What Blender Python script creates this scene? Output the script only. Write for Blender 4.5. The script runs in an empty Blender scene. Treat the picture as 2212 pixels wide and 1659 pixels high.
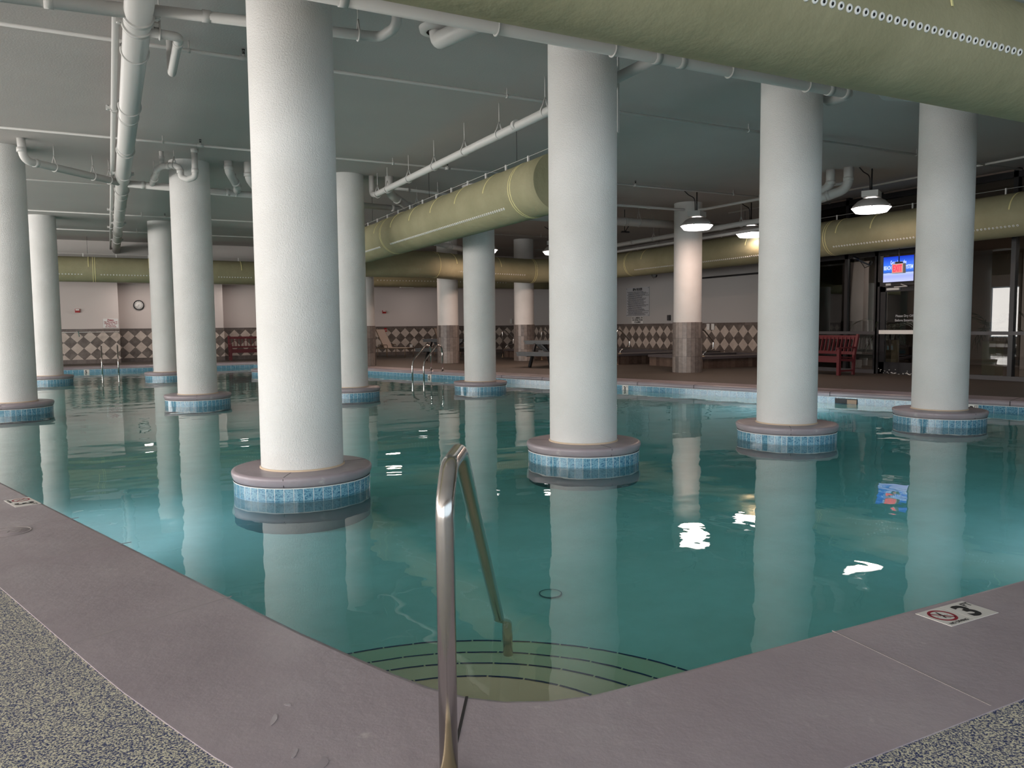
import bpy, bmesh, math, random
from mathutils import Vector, Matrix
from mathutils.geometry import tessellate_polygon
random.seed(7)
PI = math.pi
sc = bpy.context.scene
C = sc.collection

# ------------------------------------------------------------------ camera
cam = bpy.data.cameras.new('camera')
cam.sensor_width = 36.0
cam.lens = 36.0 * 1681.5 / 2212.0
cam.clip_start = 0.02
cam.clip_end = 300
co = bpy.data.objects.new('camera', cam)
C.objects.link(co)
co.matrix_world = (Matrix.Translation((-1.4236, -6.7497, 1.17)) @ Matrix.Rotation(-0.47664, 4, 'Z')
                   @ Matrix.Rotation(PI / 2 - 0.07293, 4, 'X') @ Matrix.Rotation(-0.00943, 4, 'Z'))
sc.camera = co

# ------------------------------------------------------------------ world, exposure
w = bpy.data.worlds.new('world')
sc.world = w
w.use_nodes = True
w.node_tree.nodes['Background'].inputs[0].default_value = (0.62, 0.85, 1.0, 1)
w.node_tree.nodes['Background'].inputs[1].default_value = 0.75
sc.view_settings.view_transform = 'Standard'
sc.view_settings.look = 'None'
sc.view_settings.exposure = 0.32
sc.view_settings.gamma = 1.0
sc.view_settings.use_curve_mapping = False
cy = sc.cycles
cy.max_bounces = 7
cy.diffuse_bounces = 3
cy.glossy_bounces = 4
cy.transmission_bounces = 6
cy.transparent_max_bounces = 8
cy.volume_bounces = 0
cy.sample_clamp_indirect = 6
cy.use_denoising = True
cy.use_adaptive_sampling = True
cy.adaptive_threshold = 0.07
cy.blur_glossy = 0.5

# daylight coming in through the window walls (far left and behind the camera)
def area(name, loc, rot, sx, sy, power, col):
    l = bpy.data.lights.new(name, 'AREA')
    l.shape = 'RECTANGLE'
    l.size = sx
    l.size_y = sy
    l.energy = power
    l.color = col
    o = bpy.data.objects.new(name, l)
    C.objects.link(o)
    o.location = loc
    o.rotation_euler = rot
    return o
area('daylight_left', (-13.75, 5.0, 1.75), (0, -PI / 2, 0), 2.7, 30.0, 2300, (1.0, 0.93, 0.875))
area('daylight_near', (-8.5, -10.25, 1.75), (PI / 2, 0, 0), 9.0, 2.7, 420, (1.0, 0.97, 0.95))
area('daylight_near_right', (4.0, -10.25, 1.75), (PI / 2, 0, 0), 14.0, 2.7, 80, (0.90, 0.94, 1.0))

# ------------------------------------------------------------------ materials
def mat(name, col=(0.5, 0.5, 0.5), rough=0.5, metal=0.0, spec=0.5, emit=None, estr=0.0):
    m = bpy.data.materials.new(name)
    m.use_nodes = True
    b = m.node_tree.nodes['Principled BSDF']
    b.inputs['Base Color'].default_value = (*col, 1)
    b.inputs['Roughness'].default_value = rough
    b.inputs['Metallic'].default_value = metal
    b.inputs['Specular IOR Level'].default_value = spec
    if emit:
        b.inputs['Emission Color'].default_value = (*emit, 1)
        b.inputs['Emission Strength'].default_value = estr
    return m
def N(m, t, **k):
    n = m.node_tree.nodes.new(t)
    for a, v in k.items():
        if a in n.inputs:
            n.inputs[a].default_value = v
        else:
            setattr(n, a, v)
    return n
def LK(m, a, b): m.node_tree.links.new(a, b)
def P(m): return m.node_tree.nodes['Principled BSDF']
def coord(m, kind='Object', scale=(1, 1, 1)):
    t = N(m, 'ShaderNodeTexCoord')
    mp = N(m, 'ShaderNodeMapping')
    mp.inputs['Scale'].default_value = scale
    LK(m, t.outputs[kind], mp.inputs['Vector'])
    return mp.outputs[0]
def ramp(m, fac, stops):
    r = N(m, 'ShaderNodeValToRGB')
    e = r.color_ramp.elements
    e[0].position, e[0].color = stops[0][0], (*stops[0][1], 1)
    e[1].position, e[1].color = stops[-1][0], (*stops[-1][1], 1)
    for p, c in stops[1:-1]:
        x = e.new(p)
        x.color = (*c, 1)
    LK(m, fac, r.inputs[0])
    return r.outputs[0]
def math_(m, op, a, b=None, c=None):
    n = N(m, 'ShaderNodeMath', operation=op)
    for i, v in enumerate((a, b, c)):
        if v is None: continue
        if isinstance(v, (int, float)): n.inputs[i].default_value = v
        else: LK(m, v, n.inputs[i])
    return n.outputs[0]
def mix(m, fac, a, b):
    n = N(m, 'ShaderNodeMix', data_type='RGBA')
    for i, v in ((0, fac), (6, a), (7, b)):
        if isinstance(v, (int, float)): n.inputs[i].default_value = v
        elif isinstance(v, tuple): n.inputs[i].default_value = (*v, 1)
        else: LK(m, v, n.inputs[i])
    return n.outputs[2]
def noise(m, vec, scale, detail=4, rough=0.55, out=0):
    n = N(m, 'ShaderNodeTexNoise')
    n.inputs['Scale'].default_value = scale
    n.inputs['Detail'].default_value = detail
    n.inputs['Roughness'].default_value = rough
    if vec is not None: LK(m, vec, n.inputs['Vector'])
    return n.outputs[out]
def bump(m, h, strength, dist=0.01):
    b = N(m, 'ShaderNodeBump')
    b.inputs['Strength'].default_value = strength
    b.inputs['Distance'].default_value = dist
    LK(m, h, b.inputs['Height'])
    LK(m, b.outputs[0], P(m).inputs['Normal'])
    return b
def base(m, c): LK(m, c, P(m).inputs['Base Color'])

# white stucco paint on the columns
M = {}
m = M['stucco'] = mat('column_stucco', (0.74, 0.735, 0.715), 0.55, spec=0.3)
c = coord(m)
base(m, ramp(m, noise(m, c, 1.3, 3), [(0.3, (0.70, 0.695, 0.67)), (0.7, (0.79, 0.785, 0.765))]))
bump(m, noise(m, c, 85, 3, 0.65), 0.9, 0.008)
# ceiling paint
m = M['ceiling'] = mat('ceiling_paint', (0.40, 0.425, 0.42), 0.75, spec=0.15)
c = coord(m)
base(m, ramp(m, noise(m, c, 0.5, 3), [(0.3, (0.49, 0.465, 0.445)), (0.7, (0.54, 0.51, 0.485))]))
bump(m, noise(m, c, 45, 3, 0.6), 0.3, 0.006)
m = M['pipe'] = mat('pipe_paint', (0.60, 0.595, 0.57), 0.45, spec=0.35)
c = coord(m)
bump(m, noise(m, c, 60, 2), 0.12, 0.004)
M['pipe_black'] = mat('black_fitting', (0.012, 0.012, 0.012), 0.5)
# walls
m = M['wall'] = mat('wall_paint', (0.62, 0.56, 0.53), 0.8, spec=0.15)
c = coord(m)
bump(m, noise(m, c, 30, 2), 0.1, 0.004)
M['soffit'] = mat('soffit_paint', (0.60, 0.565, 0.54), 0.8, spec=0.15)
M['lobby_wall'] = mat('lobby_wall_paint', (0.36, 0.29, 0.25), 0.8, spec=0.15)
M['lobby_floor'] = mat('lobby_floor_tile', (0.12, 0.09, 0.07), 0.15)
M['lobby_door'] = mat('elevator_steel', (0.55, 0.56, 0.55), 0.3, 0.9)
# coping: mauve-grey coated concrete with chalky scuffs
def coping_mat(name, wet):
    m = mat(name, (0.2, 0.17, 0.18), 0.42, spec=0.45)
    c = coord(m)
    n1 = noise(m, c, 1.1, 5, 0.6)
    col = ramp(m, n1, [(0.3, (0.315, 0.262, 0.285)), (0.5, (0.355, 0.300, 0.323)), (0.72, (0.41, 0.355, 0.372))])
    n2 = noise(m, c, 9, 8, 0.72)
    gate = noise(m, coord(m, 'Object', (1, 1, 1)), 2.2, 2)
    s = math_(m, 'MULTIPLY', ramp(m, n2, [(0.60, (0, 0, 0)), (0.70, (1, 1, 1))]), ramp(m, gate, [(0.47, (0, 0, 0)), (0.62, (0.8, 0.8, 0.8))]))
    base(m, mix(m, s, col, (0.55, 0.50, 0.49)))
    r = ramp(m, noise(m, c, 3.0, 4), [(0.35, (0.30, 0.30, 0.30)), (0.7, (0.50, 0.50, 0.50))])
    LK(m, r, P(m).inputs['Roughness'])
    bump(m, noise(m, c, 13, 8, 0.6), 0.28, 0.010)
    return m
M['coping'] = coping_mat('coping_coating', 0)
M['joint_dark'] = mat('joint_dark', (0.02, 0.018, 0.018), 0.7)
M['joint_light'] = mat('joint_light', (0.33, 0.29, 0.28), 0.7)
# pebble deck: navy and cream quartz speckle
m = M['deck'] = mat('pebble_deck', (0.3, 0.3, 0.25), 0.55, spec=0.3)
c = coord(m)
wob = N(m, 'ShaderNodeTexNoise'); wob.inputs['Scale'].default_value = 170; wob.inputs['Detail'].default_value = 3
wob.inputs['Roughness'].default_value = 0.75
LK(m, c, wob.inputs['Vector'])
col = ramp(m, wob.outputs[0], [(0.40, (0.022, 0.035, 0.12)), (0.485, (0.06, 0.085, 0.19)), (0.505, (0.52, 0.48, 0.34)), (0.62, (0.78, 0.73, 0.57))])
spx = N(m, 'ShaderNodeSeparateXYZ'); LK(m, c, spx.inputs[0])
far = math_(m, 'GREATER_THAN', math_(m, 'ADD', spx.outputs[0], math_(m, 'MULTIPLY', spx.outputs[1], 0.331)), 9.5)
far = math_(m, 'MAXIMUM', far, math_(m, 'GREATER_THAN', spx.outputs[1], 22.0))
brown = ramp(m, noise(m, c, 60, 4, 0.7), [(0.35, (0.045, 0.039, 0.033)), (0.65, (0.115, 0.100, 0.083))])
base(m, mix(m, far, col, brown))
bump(m, wob.outputs[0], 0.5, 0.01)
# plaster
m = M['plaster'] = mat('pool_plaster', (0.62, 0.58, 0.44), 0.8, spec=0.1)
c = coord(m)
base(m, ramp(m, noise(m, c, 2.0, 6, 0.65), [(0.3, (0.78, 0.75, 0.62)), (0.7, (0.90, 0.88, 0.76))]))
M['pier'] = mat('submerged_pier_dimmed', (0.13, 0.17, 0.17), 0.7)  # pier plaster with the underwater dimness put into its colour
M['step_plaster'] = mat('step_plaster', (0.92, 0.76, 0.50), 0.8)
M['step_line'] = mat('step_edge_tile', (0.008, 0.02, 0.10), 0.3)
# blue marbled tile bands, from UVs in metres
def tile_band(name, tw, th, z0):
    m = mat(name, (0.1, 0.3, 0.45), 0.12)
    uv = coord(m, 'UV')
    sp = N(m, 'ShaderNodeSeparateXYZ'); LK(m, uv, sp.inputs[0])
    fx = math_(m, 'FRACT', math_(m, 'DIVIDE', sp.outputs[0], tw))
    fy = math_(m, 'FRACT', math_(m, 'DIVIDE', math_(m, 'SUBTRACT', sp.outputs[1], z0), th))
    gx = math_(m, 'LESS_THAN', fx, 0.005 / tw)
    gy = math_(m, 'LESS_THAN', fy, 0.006 / th)
    g = math_(m, 'MAXIMUM', gx, gy)
    cell = N(m, 'ShaderNodeTexWhiteNoise', noise_dimensions='2D')
    cb = N(m, 'ShaderNodeCombineXYZ')
    LK(m, math_(m, 'FLOOR', math_(m, 'DIVIDE', sp.outputs[0], tw)), cb.inputs[0])
    LK(m, math_(m, 'FLOOR', math_(m, 'DIVIDE', math_(m, 'SUBTRACT', sp.outputs[1], z0), th)), cb.inputs[1])
    LK(m, cb.outputs[0], cell.inputs['Vector'])
    va = N(m, 'ShaderNodeVectorMath', operation='MULTIPLY_ADD')
    LK(m, cell.outputs['Color'], va.inputs[0]); va.inputs[1].default_value = (7, 7, 7); LK(m, uv, va.inputs[2])
    n1 = noise(m, va.outputs[0], 42, 6, 0.7)
    n1 = math_(m, 'ABSOLUTE', math_(m, 'SUBTRACT', n1, 0.5))
    col = ramp(m, n1, [(0.0, (0.34, 0.58, 0.66)), (0.025, (0.15, 0.34, 0.46)), (0.10, (0.045, 0.16, 0.27)), (0.25, (0.025, 0.10, 0.20))])
    base(m, mix(m, g, col, (0.72, 0.74, 0.72)))
    r = mix(m, g, (0.12, 0.12, 0.12), (0.7, 0.7, 0.7))
    LK(m, r, P(m).inputs['Roughness'])
    return m
M['tile3'] = tile_band('column_tile_band', 0.0765, 0.152, -0.245)
M['tile6'] = tile_band('pool_tile_band', 0.158, 0.158, -0.252)
M['grout'] = mat('grout_white', (0.75, 0.76, 0.74), 0.6)
# wainscot of diamond tiles, UV in metres
def diamond(name, s0, warm):
    m = mat(name, (0.3, 0.25, 0.2), 0.4)
    uv = coord(m, 'UV')
    sp = N(m, 'ShaderNodeSeparateXYZ'); LK(m, uv, sp.inputs[0])
    x, z = sp.outputs[0], sp.outputs[1]
    p = math_(m, 'DIVIDE', math_(m, 'SUBTRACT', x, s0), 0.42)
    q = math_(m, 'DIVIDE', math_(m, 'SUBTRACT', z, 0.965), 0.42)
    a = math_(m, 'ADD', math_(m, 'ADD', p, q), 0.5)
    b = math_(m, 'ADD', math_(m, 'SUBTRACT', p, q), 0.5)
    fa, fb = math_(m, 'FLOOR', a), math_(m, 'FLOOR', b)
    par = math_(m, 'MODULO', math_(m, 'ABSOLUTE', math_(m, 'ADD', fa, fb)), 2.0)
    light = math_(m, 'LESS_THAN', par, 0.5)
    ra, rb = math_(m, 'FRACT', a), math_(m, 'FRACT', b)
    ga = math_(m, 'LESS_THAN', math_(m, 'MINIMUM', ra, math_(m, 'SUBTRACT', 1.0, ra)), 0.012)
    gb = math_(m, 'LESS_THAN', math_(m, 'MINIMUM', rb, math_(m, 'SUBTRACT', 1.0, rb)), 0.012)
    g = math_(m, 'MAXIMUM', ga, gb)
    cb = N(m, 'ShaderNodeCombineXYZ'); LK(m, fa, cb.inputs[0]); LK(m, fb, cb.inputs[1])
    wn = N(m, 'ShaderNodeTexWhiteNoise', noise_dimensions='2D'); LK(m, cb.outputs[0], wn.inputs['Vector'])
    va = N(m, 'ShaderNodeVectorMath', operation='MULTIPLY_ADD')
    LK(m, wn.outputs['Color'], va.inputs[0]); va.inputs[1].default_value = (9, 9, 9); LK(m, uv, va.inputs[2])
    n = noise(m, va.outputs[0], 5, 6, 0.6)
    dark = ramp(m, n, [(0.3, (0.085, 0.066, 0.055)), (0.7, (0.19, 0.158, 0.138))])
    lite = ramp(m, n, [(0.3, (0.46, 0.385, 0.33)), (0.7, (0.60, 0.52, 0.455))])
    col = mix(m, light, dark, lite)
    # brick tile border rows top and bottom
    bx = math_(m, 'FLOOR', math_(m, 'DIVIDE', x, 0.31))
    w2 = N(m, 'ShaderNodeTexWhiteNoise', noise_dimensions='1D'); LK(m, bx, w2.inputs['W'])
    bn = math_(m, 'ADD', math_(m, 'MULTIPLY', w2.outputs[0], 0.35), math_(m, 'MULTIPLY', noise(m, uv, 9, 4), 0.6))
    bc = ramp(m, bn, [(0.2, (0.085, 0.066, 0.057)), (0.8, (0.20, 0.165, 0.15))])
    gx = math_(m, 'LESS_THAN', math_(m, 'FRACT', math_(m, 'DIVIDE', x, 0.31)), 0.02)
    bc = mix(m, gx, bc, (0.05, 0.042, 0.04))
    col = mix(m, g, col, (0.07, 0.058, 0.05))
    band = math_(m, 'MAXIMUM', math_(m, 'GREATER_THAN', z, 1.175), math_(m, 'LESS_THAN', z, 0.145))
    base(m, mix(m, band, col, bc))
    return m
M['diamond'] = diamond('diamond_wainscot', -2.44, 0)
# column base cladding: narrow upright stone tiles
def strips(name, tw, th, z0, c0, c1):
    m = mat(name, (0.2, 0.17, 0.15), 0.4)
    uv = coord(m, 'UV')
    sp = N(m, 'ShaderNodeSeparateXYZ'); LK(m, uv, sp.inputs[0])
    x, z = sp.outputs[0], sp.outputs[1]
    ix = math_(m, 'FLOOR', math_(m, 'DIVIDE', x, tw)); iz = math_(m, 'FLOOR', math_(m, 'DIVIDE', math_(m, 'SUBTRACT', z, z0), th))
    cb = N(m, 'ShaderNodeCombineXYZ'); LK(m, ix, cb.inputs[0]); LK(m, iz, cb.inputs[1])
    wn = N(m, 'ShaderNodeTexWhiteNoise', noise_dimensions='2D'); LK(m, cb.outputs[0], wn.inputs['Vector'])
    v = math_(m, 'ADD', math_(m, 'MULTIPLY', wn.outputs[0], 0.45), math_(m, 'MULTIPLY', noise(m, uv, 11, 5), 0.6))
    col = ramp(m, v, [(0.2, c0), (0.8, c1)])
    gx = math_(m, 'LESS_THAN', math_(m, 'FRACT', math_(m, 'DIVIDE', x, tw)), 0.004 / tw)
    gz = math_(m, 'LESS_THAN', math_(m, 'FRACT', math_(m, 'DIVIDE', math_(m, 'SUBTRACT', z, z0), th)), 0.006 / th)
    base(m, mix(m, math_(m, 'MAXIMUM', gx, gz), col, (0.045, 0.04, 0.037)))
    return m
M['strips'] = strips('upright_stone_tile', 0.105, 0.455, -0.06, (0.10, 0.085, 0.078), (0.30, 0.265, 0.24))
M['spa_tile'] = strips('spa_face_tile', 0.16, 0.6, -0.1, (0.055, 0.035, 0.028), (0.16, 0.115, 0.09))
M['spa_cap'] = mat('spa_cap_stone', (0.10, 0.09, 0.095), 0.35)
# green duct fabric
m = M['duct'] = mat('duct_fabric', (0.33, 0.335, 0.19), 0.65, spec=0.2)
c = coord(m)
n = noise(m, coord(m, 'Object', (1, 1, 1)), 1.6, 5, 0.6)
base(m, ramp(m, n, [(0.3, (0.30, 0.285, 0.17)), (0.7, (0.37, 0.345, 0.215))]))
bump(m, noise(m, c, 5, 4, 0.6), 0.25, 0.05)
M['duct_seam'] = mat('duct_seam_tape', (0.80, 0.74, 0.36), 0.5)
M['nozzle'] = mat('nozzle_plastic', (0.85, 0.85, 0.82), 0.35)
M['dark'] = mat('black_hole', (0.01, 0.01, 0.01), 0.8)
# stainless
m = M['steel'] = mat('stainless_steel', (0.60, 0.575, 0.55), 0.16, 1.0)
nn = noise(m, coord(m, 'Object', (1, 1, 0.06)), 60, 4, 0.6)
LK(m, ramp(m, nn, [(0.35, (0.13, 0.13, 0.13)), (0.7, (0.24, 0.24, 0.24))]), P(m).inputs['Roughness'])
M['flange'] = mat('flange_cream', (0.62, 0.50, 0.33), 0.35, 0.3)
M['white_metal'] = mat('lamp_housing', (0.62, 0.62, 0.60), 0.45, 0.2)
M['shade'] = mat('lamp_shade', (0.58, 0.56, 0.54), 0.45, 0.2)
M['lens'] = mat('lamp_lens', (0.9, 0.9, 0.9), 0.3, emit=(1.0, 0.90, 0.88), estr=4)
M['downlight'] = mat('downlight_lens', (0.9, 0.9, 0.9), 0.3, emit=(1.0, 0.9, 0.85), estr=10)
M['black_metal'] = mat('black_frame', (0.012, 0.012, 0.014), 0.35)
M['charcoal'] = mat('charcoal_rail', (0.06, 0.058, 0.062), 0.4)
m = M['red_wood'] = mat('red_bench_paint', (0.105, 0.014, 0.018), 0.45)
M['grey_wood'] = mat('grey_bench_paint', (0.42, 0.43, 0.42), 0.45)
M['black_plastic'] = mat('black_table_plastic', (0.018, 0.02, 0.022), 0.45)
M['sling'] = mat('cream_sling', (0.80, 0.66, 0.56), 0.8)
M['bronze'] = mat('bronze_frame', (0.16, 0.11, 0.07), 0.4, 0.3)
M['sign_white'] = mat('sign_white', (0.72, 0.72, 0.70), 0.5)
M['sign_grey'] = mat('sign_grey', (0.45, 0.46, 0.48), 0.5)
M['ink'] = mat('ink_black', (0.012, 0.012, 0.014), 0.6)
M['ink_red'] = mat('ink_red', (0.30, 0.012, 0.03), 0.6)
M['alarm_red'] = mat('alarm_red', (0.36, 0.014, 0.012), 0.35)
M['plate'] = mat('white_plate', (0.78, 0.77, 0.74), 0.4)
M['exit'] = mat('exit_letters', (0.2, 0, 0), 0.4, emit=(1.0, 0.015, 0.06), estr=1.6)
M['exit_face'] = mat('exit_face', (0.5, 0.1, 0.1), 0.4, emit=(1.0, 0.25, 0.25), estr=0.45)
M['leaf'] = mat('palm_leaf', (0.03, 0.045, 0.02), 0.6)
M['planter'] = mat('planter_cream', (0.42, 0.38, 0.26), 0.6)
M['marker'] = mat('depth_marker_tile', (0.74, 0.70, 0.65), 0.3)
M['lens_pool'] = mat('pool_light_lens', (0.8, 0.9, 1), 0.3, emit=(0.55, 0.8, 1.0), estr=14)
M['teal'] = mat('teal_strap', (0.03, 0.16, 0.15), 0.5)
# TV picture: blue sky above a beach
m = M['tv'] = mat('tv_picture', (0, 0, 0), 0.2)
uv = coord(m, 'UV'); sp = N(m, 'ShaderNodeSeparateXYZ'); LK(m, uv, sp.inputs[0])
nz = noise(m, coord(m, 'UV', (3, 14, 1)), 3, 5, 0.6)
yy = math_(m, 'ADD', sp.outputs[1], math_(m, 'MULTIPLY', math_(m, 'SUBTRACT', nz, 0.5), 0.06))
col = ramp(m, yy, [(0.0, (0.33, 0.36, 0.62)), (0.22, (0.22, 0.26, 0.55)), (0.345, (0.30, 0.36, 0.60)), (0.365, (0.015, 0.05, 0.22)), (0.40, (0.02, 0.10, 0.45)), (0.60, (0.03, 0.13, 0.62)), (1.0, (0.004, 0.02, 0.32))])
LK(m, col, P(m).inputs['Emission Color']); P(m).inputs['Emission Strength'].default_value = 1.5
M['tv_text'] = mat('tv_text', (0, 0, 0), 0.5, emit=(0.75, 0.85, 1.0), estr=0.9)
# glazing: sheet glass
def sheet(name, refl, tint):
    m = bpy.data.materials.new(name); m.use_nodes = True
    nt = m.node_tree; nt.nodes.remove(nt.nodes['Principled BSDF'])
    out = nt.nodes['Material Output']
    tr = N(m, 'ShaderNodeBsdfTransparent'); tr.inputs[0].default_value = (*tint, 1)
    gl = N(m, 'ShaderNodeBsdfGlossy'); gl.inputs['Roughness'].default_value = 0.0
    fr = N(m, 'ShaderNodeFresnel'); fr.inputs[0].default_value = refl
    mx = N(m, 'ShaderNodeMixShader')
    LK(m, fr.outputs[0], mx.inputs[0]); LK(m, tr.outputs[0], mx.inputs[1]); LK(m, gl.outputs[0], mx.inputs[2])
    LK(m, mx.outputs[0], out.inputs['Surface'])
    return m
M['glass'] = sheet('window_glass', 1.58, (0.62, 0.63, 0.62))
# water: refracting, slightly rippled surface over a volume that swallows red light
m = M['water'] = bpy.data.materials.new('pool_water'); m.use_nodes = True
nt = m.node_tree; nt.nodes.remove(nt.nodes['Principled BSDF']); out = nt.nodes['Material Output']
gl = N(m, 'ShaderNodeBsdfGlass'); gl.inputs['IOR'].default_value = 1.333; gl.inputs['Roughness'].default_value = 0.0
gl.inputs['Color'].default_value = (1, 1, 1, 1)
c = coord(m, 'Object', (0.75, 1.25, 1))
h1 = noise(m, c, 1.1, 2, 0.45)
h2 = noise(m, coord(m, 'Object', (1.2, 0.8, 1)), 3.6, 2, 0.5)
gate = ramp(m, noise(m, coord(m), 0.16, 1), [(0.40, (0.15, 0.15, 0.15)), (0.6, (1, 1, 1))])
hh = math_(m, 'ADD', h1, math_(m, 'MULTIPLY', math_(m, 'MULTIPLY', h2, 0.16), gate))
bp = N(m, 'ShaderNodeBump'); bp.inputs['Strength'].default_value = 1.0; bp.inputs['Distance'].default_value = 0.010
LK(m, hh, bp.inputs['Height']); LK(m, bp.outputs[0], gl.inputs['Normal'])
LK(m, gl.outputs[0], out.inputs['Surface'])
va = N(m, 'ShaderNodeVolumeAbsorption'); va.inputs['Color'].default_value = (0.30, 0.885, 0.925, 1); va.inputs['Density'].default_value = 0.70
LK(m, va.outputs[0], out.inputs['Volume'])

# ------------------------------------------------------------------ mesh helpers
class MB:
    def __init__(s): s.v, s.f, s.u, s.sm = [], [], {}, []
    def face(s, idx, uv=None, smooth=False):
        if uv: s.u[len(s.f)] = uv
        s.f.append(tuple(idx)); s.sm.append(smooth)
    def box(s, x0, x1, y0, y1, z0, z1, mtx=None):
        b = len(s.v)
        pts = [Vector((x, y, z)) for z in (z0, z1) for (x, y) in ((x0, y0), (x1, y0), (x1, y1), (x0, y1))]
        if mtx: pts = [mtx @ p for p in pts]
        s.v += pts
        for q in ((0, 3, 2, 1), (4, 5, 6, 7), (0, 1, 5, 4), (1, 2, 6, 5), (2, 3, 7, 6), (3, 0, 4, 7)):
            s.face([b + i for i in q])
        return s
    def bar(s, p, q, wx, wz, up=(0, 0, 1)):
        p, q = Vector(p), Vector(q); d = q - p; L = d.length; d.normalize()
        up = Vector(up)
        if abs(d.dot(up)) > 0.98: up = Vector((1, 0, 0))
        x = up.cross(d).normalized(); z = d.cross(x)
        mt = Matrix((( *x, 0), (*d, 0), (*z, 0), (0, 0, 0, 1))).transposed(); mt.translation = p
        return s.box(-wx / 2, wx / 2, 0, L, -wz / 2, wz / 2, mt)
    def tube(s, path, r, n=16, caps=True, closed=False):
        path = [Vector(p) for p in path]; k = len(path)
        rad = r if isinstance(r, (list, tuple)) else [r] * k
        T = []
        for i in range(k):
            if closed: d = path[(i + 1) % k] - path[(i - 1) % k]
            else: d = path[min(i + 1, k - 1)] - path[max(i - 1, 0)]
            T.append(d.normalized())
        a = Vector((0, 0, 1)) if abs(T[0].z) < 0.9 else Vector((1, 0, 0))
        nrm = (a - T[0] * a.dot(T[0])).normalized()
        b0 = len(s.v)
        for i in range(k):
            nrm = (nrm - T[i] * nrm.dot(T[i])).normalized(); bi = T[i].cross(nrm)
            for j in range(n):
                t = 2 * PI * j / n
                s.v.append(path[i] + (nrm * math.cos(t) + bi * math.sin(t)) * rad[i])
        for i in range(k if closed else k - 1):
            i2 = (i + 1) % k
            for j in range(n):
                s.face((b0 + i * n + j, b0 + i * n + (j + 1) % n, b0 + i2 * n + (j + 1) % n, b0 + i2 * n + j), smooth=True)
        if caps and not closed:
            s.face([b0 + j for j in range(n)][::-1]); s.face([b0 + (k - 1) * n + j for j in range(n)])
        return s
    def lathe(s, prof, n=48, cx=0, cy=0, uvr=None, smooth=True, caps=False):
        b = len(s.v); k = len(prof)
        for (r, z) in prof:
            for j in range(n):
                t = 2 * PI * j / n
                s.v.append(Vector((cx + r * math.cos(t), cy + r * math.sin(t), z)))
        for i in range(k - 1):
            for j in range(n):
                j2 = (j + 1) % n
                uv = None
                if uvr:
                    u0, u1 = uvr * 2 * PI * j / n, uvr * 2 * PI * (j + 1) / n
                    uv = [(u0, prof[i][1]), (u1, prof[i][1]), (u1, prof[i + 1][1]), (u0, prof[i + 1][1])]
                s.face((b + i * n + j, b + i * n + j2, b + (i + 1) * n + j2, b + (i + 1) * n + j), uv, smooth)
        if caps:
            s.face([b + j for j in range(n)][::-1]); s.face([b + (k - 1) * n + j for j in range(n)])
        return s
    def prism(s, poly, z0, z1):
        b = len(s.v); n = len(poly)
        s.v += [Vector((x, y, z0)) for x, y in poly] + [Vector((x, y, z1)) for x, y in poly]
        for i in range(n):
            j = (i + 1) % n
            s.face((b + i, b + j, b + n + j, b + n + i))
        s.face([b + i for i in range(n)][::-1]); s.face([b + n + i for i in range(n)])
        return s
    def strip(s, line, z0, z1, closed=False, u0=0.0):
        "vertical ribbon with UVs in metres"
        k = len(line); u = u0
        for i in range(k if closed else k - 1):
            a, c = line[i], line[(i + 1) % k]; L = math.hypot(c[0] - a[0], c[1] - a[1]); b = len(s.v)
            s.v += [Vector((*a, z0)), Vector((*c, z0)), Vector((*c, z1)), Vector((*a, z1))]
            s.face((b, b + 1, b + 2, b + 3), [(u, z0), (u + L, z0), (u + L, z1), (u, z1)])
            u += L
        return s
    def tess(s, loops, z, flip=False):
        tri = tessellate_polygon([[Vector((x, y, 0)) for x, y in L] for L in loops])
        b = len(s.v)
        for L in loops: s.v += [Vector((x, y, z)) for x, y in L]
        for t in tri:
            a, c, d = (s.v[b + i] for i in t)
            up = (c - a).cross(d - a).z > 0
            if up == flip: t = t[::-1]
            s.face([b + i for i in t])
        return s
    def mesh(s, name, m):
        me = bpy.data.meshes.new(name)
        me.from_pydata([tuple(v) for v in s.v], [], s.f)
        if s.u:
            L = me.uv_layers.new(name='UVMap')
            for fi, uv in s.u.items():
                pg = me.polygons[fi]
                for li, t in zip(pg.loop_indices, uv): L.data[li].uv = t
        me.polygons.foreach_set('use_smooth', s.sm)
        if m: me.materials.append(M[m])
        me.update()
        return me

def obj(name, mb, m, parent=None, label=None, cat=None, group=None, kind=None):
    me = mb if isinstance(mb, bpy.types.Mesh) else mb.mesh(name, m)
    o = bpy.data.objects.new(name, me); C.objects.link(o)
    if parent: o.parent = parent
    return tag(o, label, cat, group, kind)
def tag(o, label=None, cat=None, group=None, kind=None):
    if label: o['label'] = label
    if cat: o['category'] = cat
    if group: o['group'] = group
    if kind: o['kind'] = kind
    return o
def thing(name, label, cat, loc=(0, 0, 0), rz=0.0, group=None):
    o = bpy.data.objects.new(name, None); o.empty_display_size = 0.1; C.objects.link(o)
    o.location = loc; o.rotation_euler = (0, 0, rz)
    return tag(o, label, cat, group)
def struct(name, mb, m, parent=None):
    o = obj(name, mb, m, parent)
    if not parent: o['kind'] = 'structure'
    return o
def dup(root, loc=None, rz=None, label=None, group=None):
    def cp(o, par):
        c = o.copy(); C.objects.link(c); c.parent = par
        for ch in kids.get(o, []): cp(ch, c)
        return c
    kids = {}
    for o in bpy.data.objects:
        if o.parent: kids.setdefault(o.parent, []).append(o)
    r = cp(root, None)
    if loc is not None: r.location = loc
    if rz is not None: r.rotation_euler = (0, 0, rz)
    if label: r['label'] = label
    if group: r['group'] = group
    return r
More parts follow.
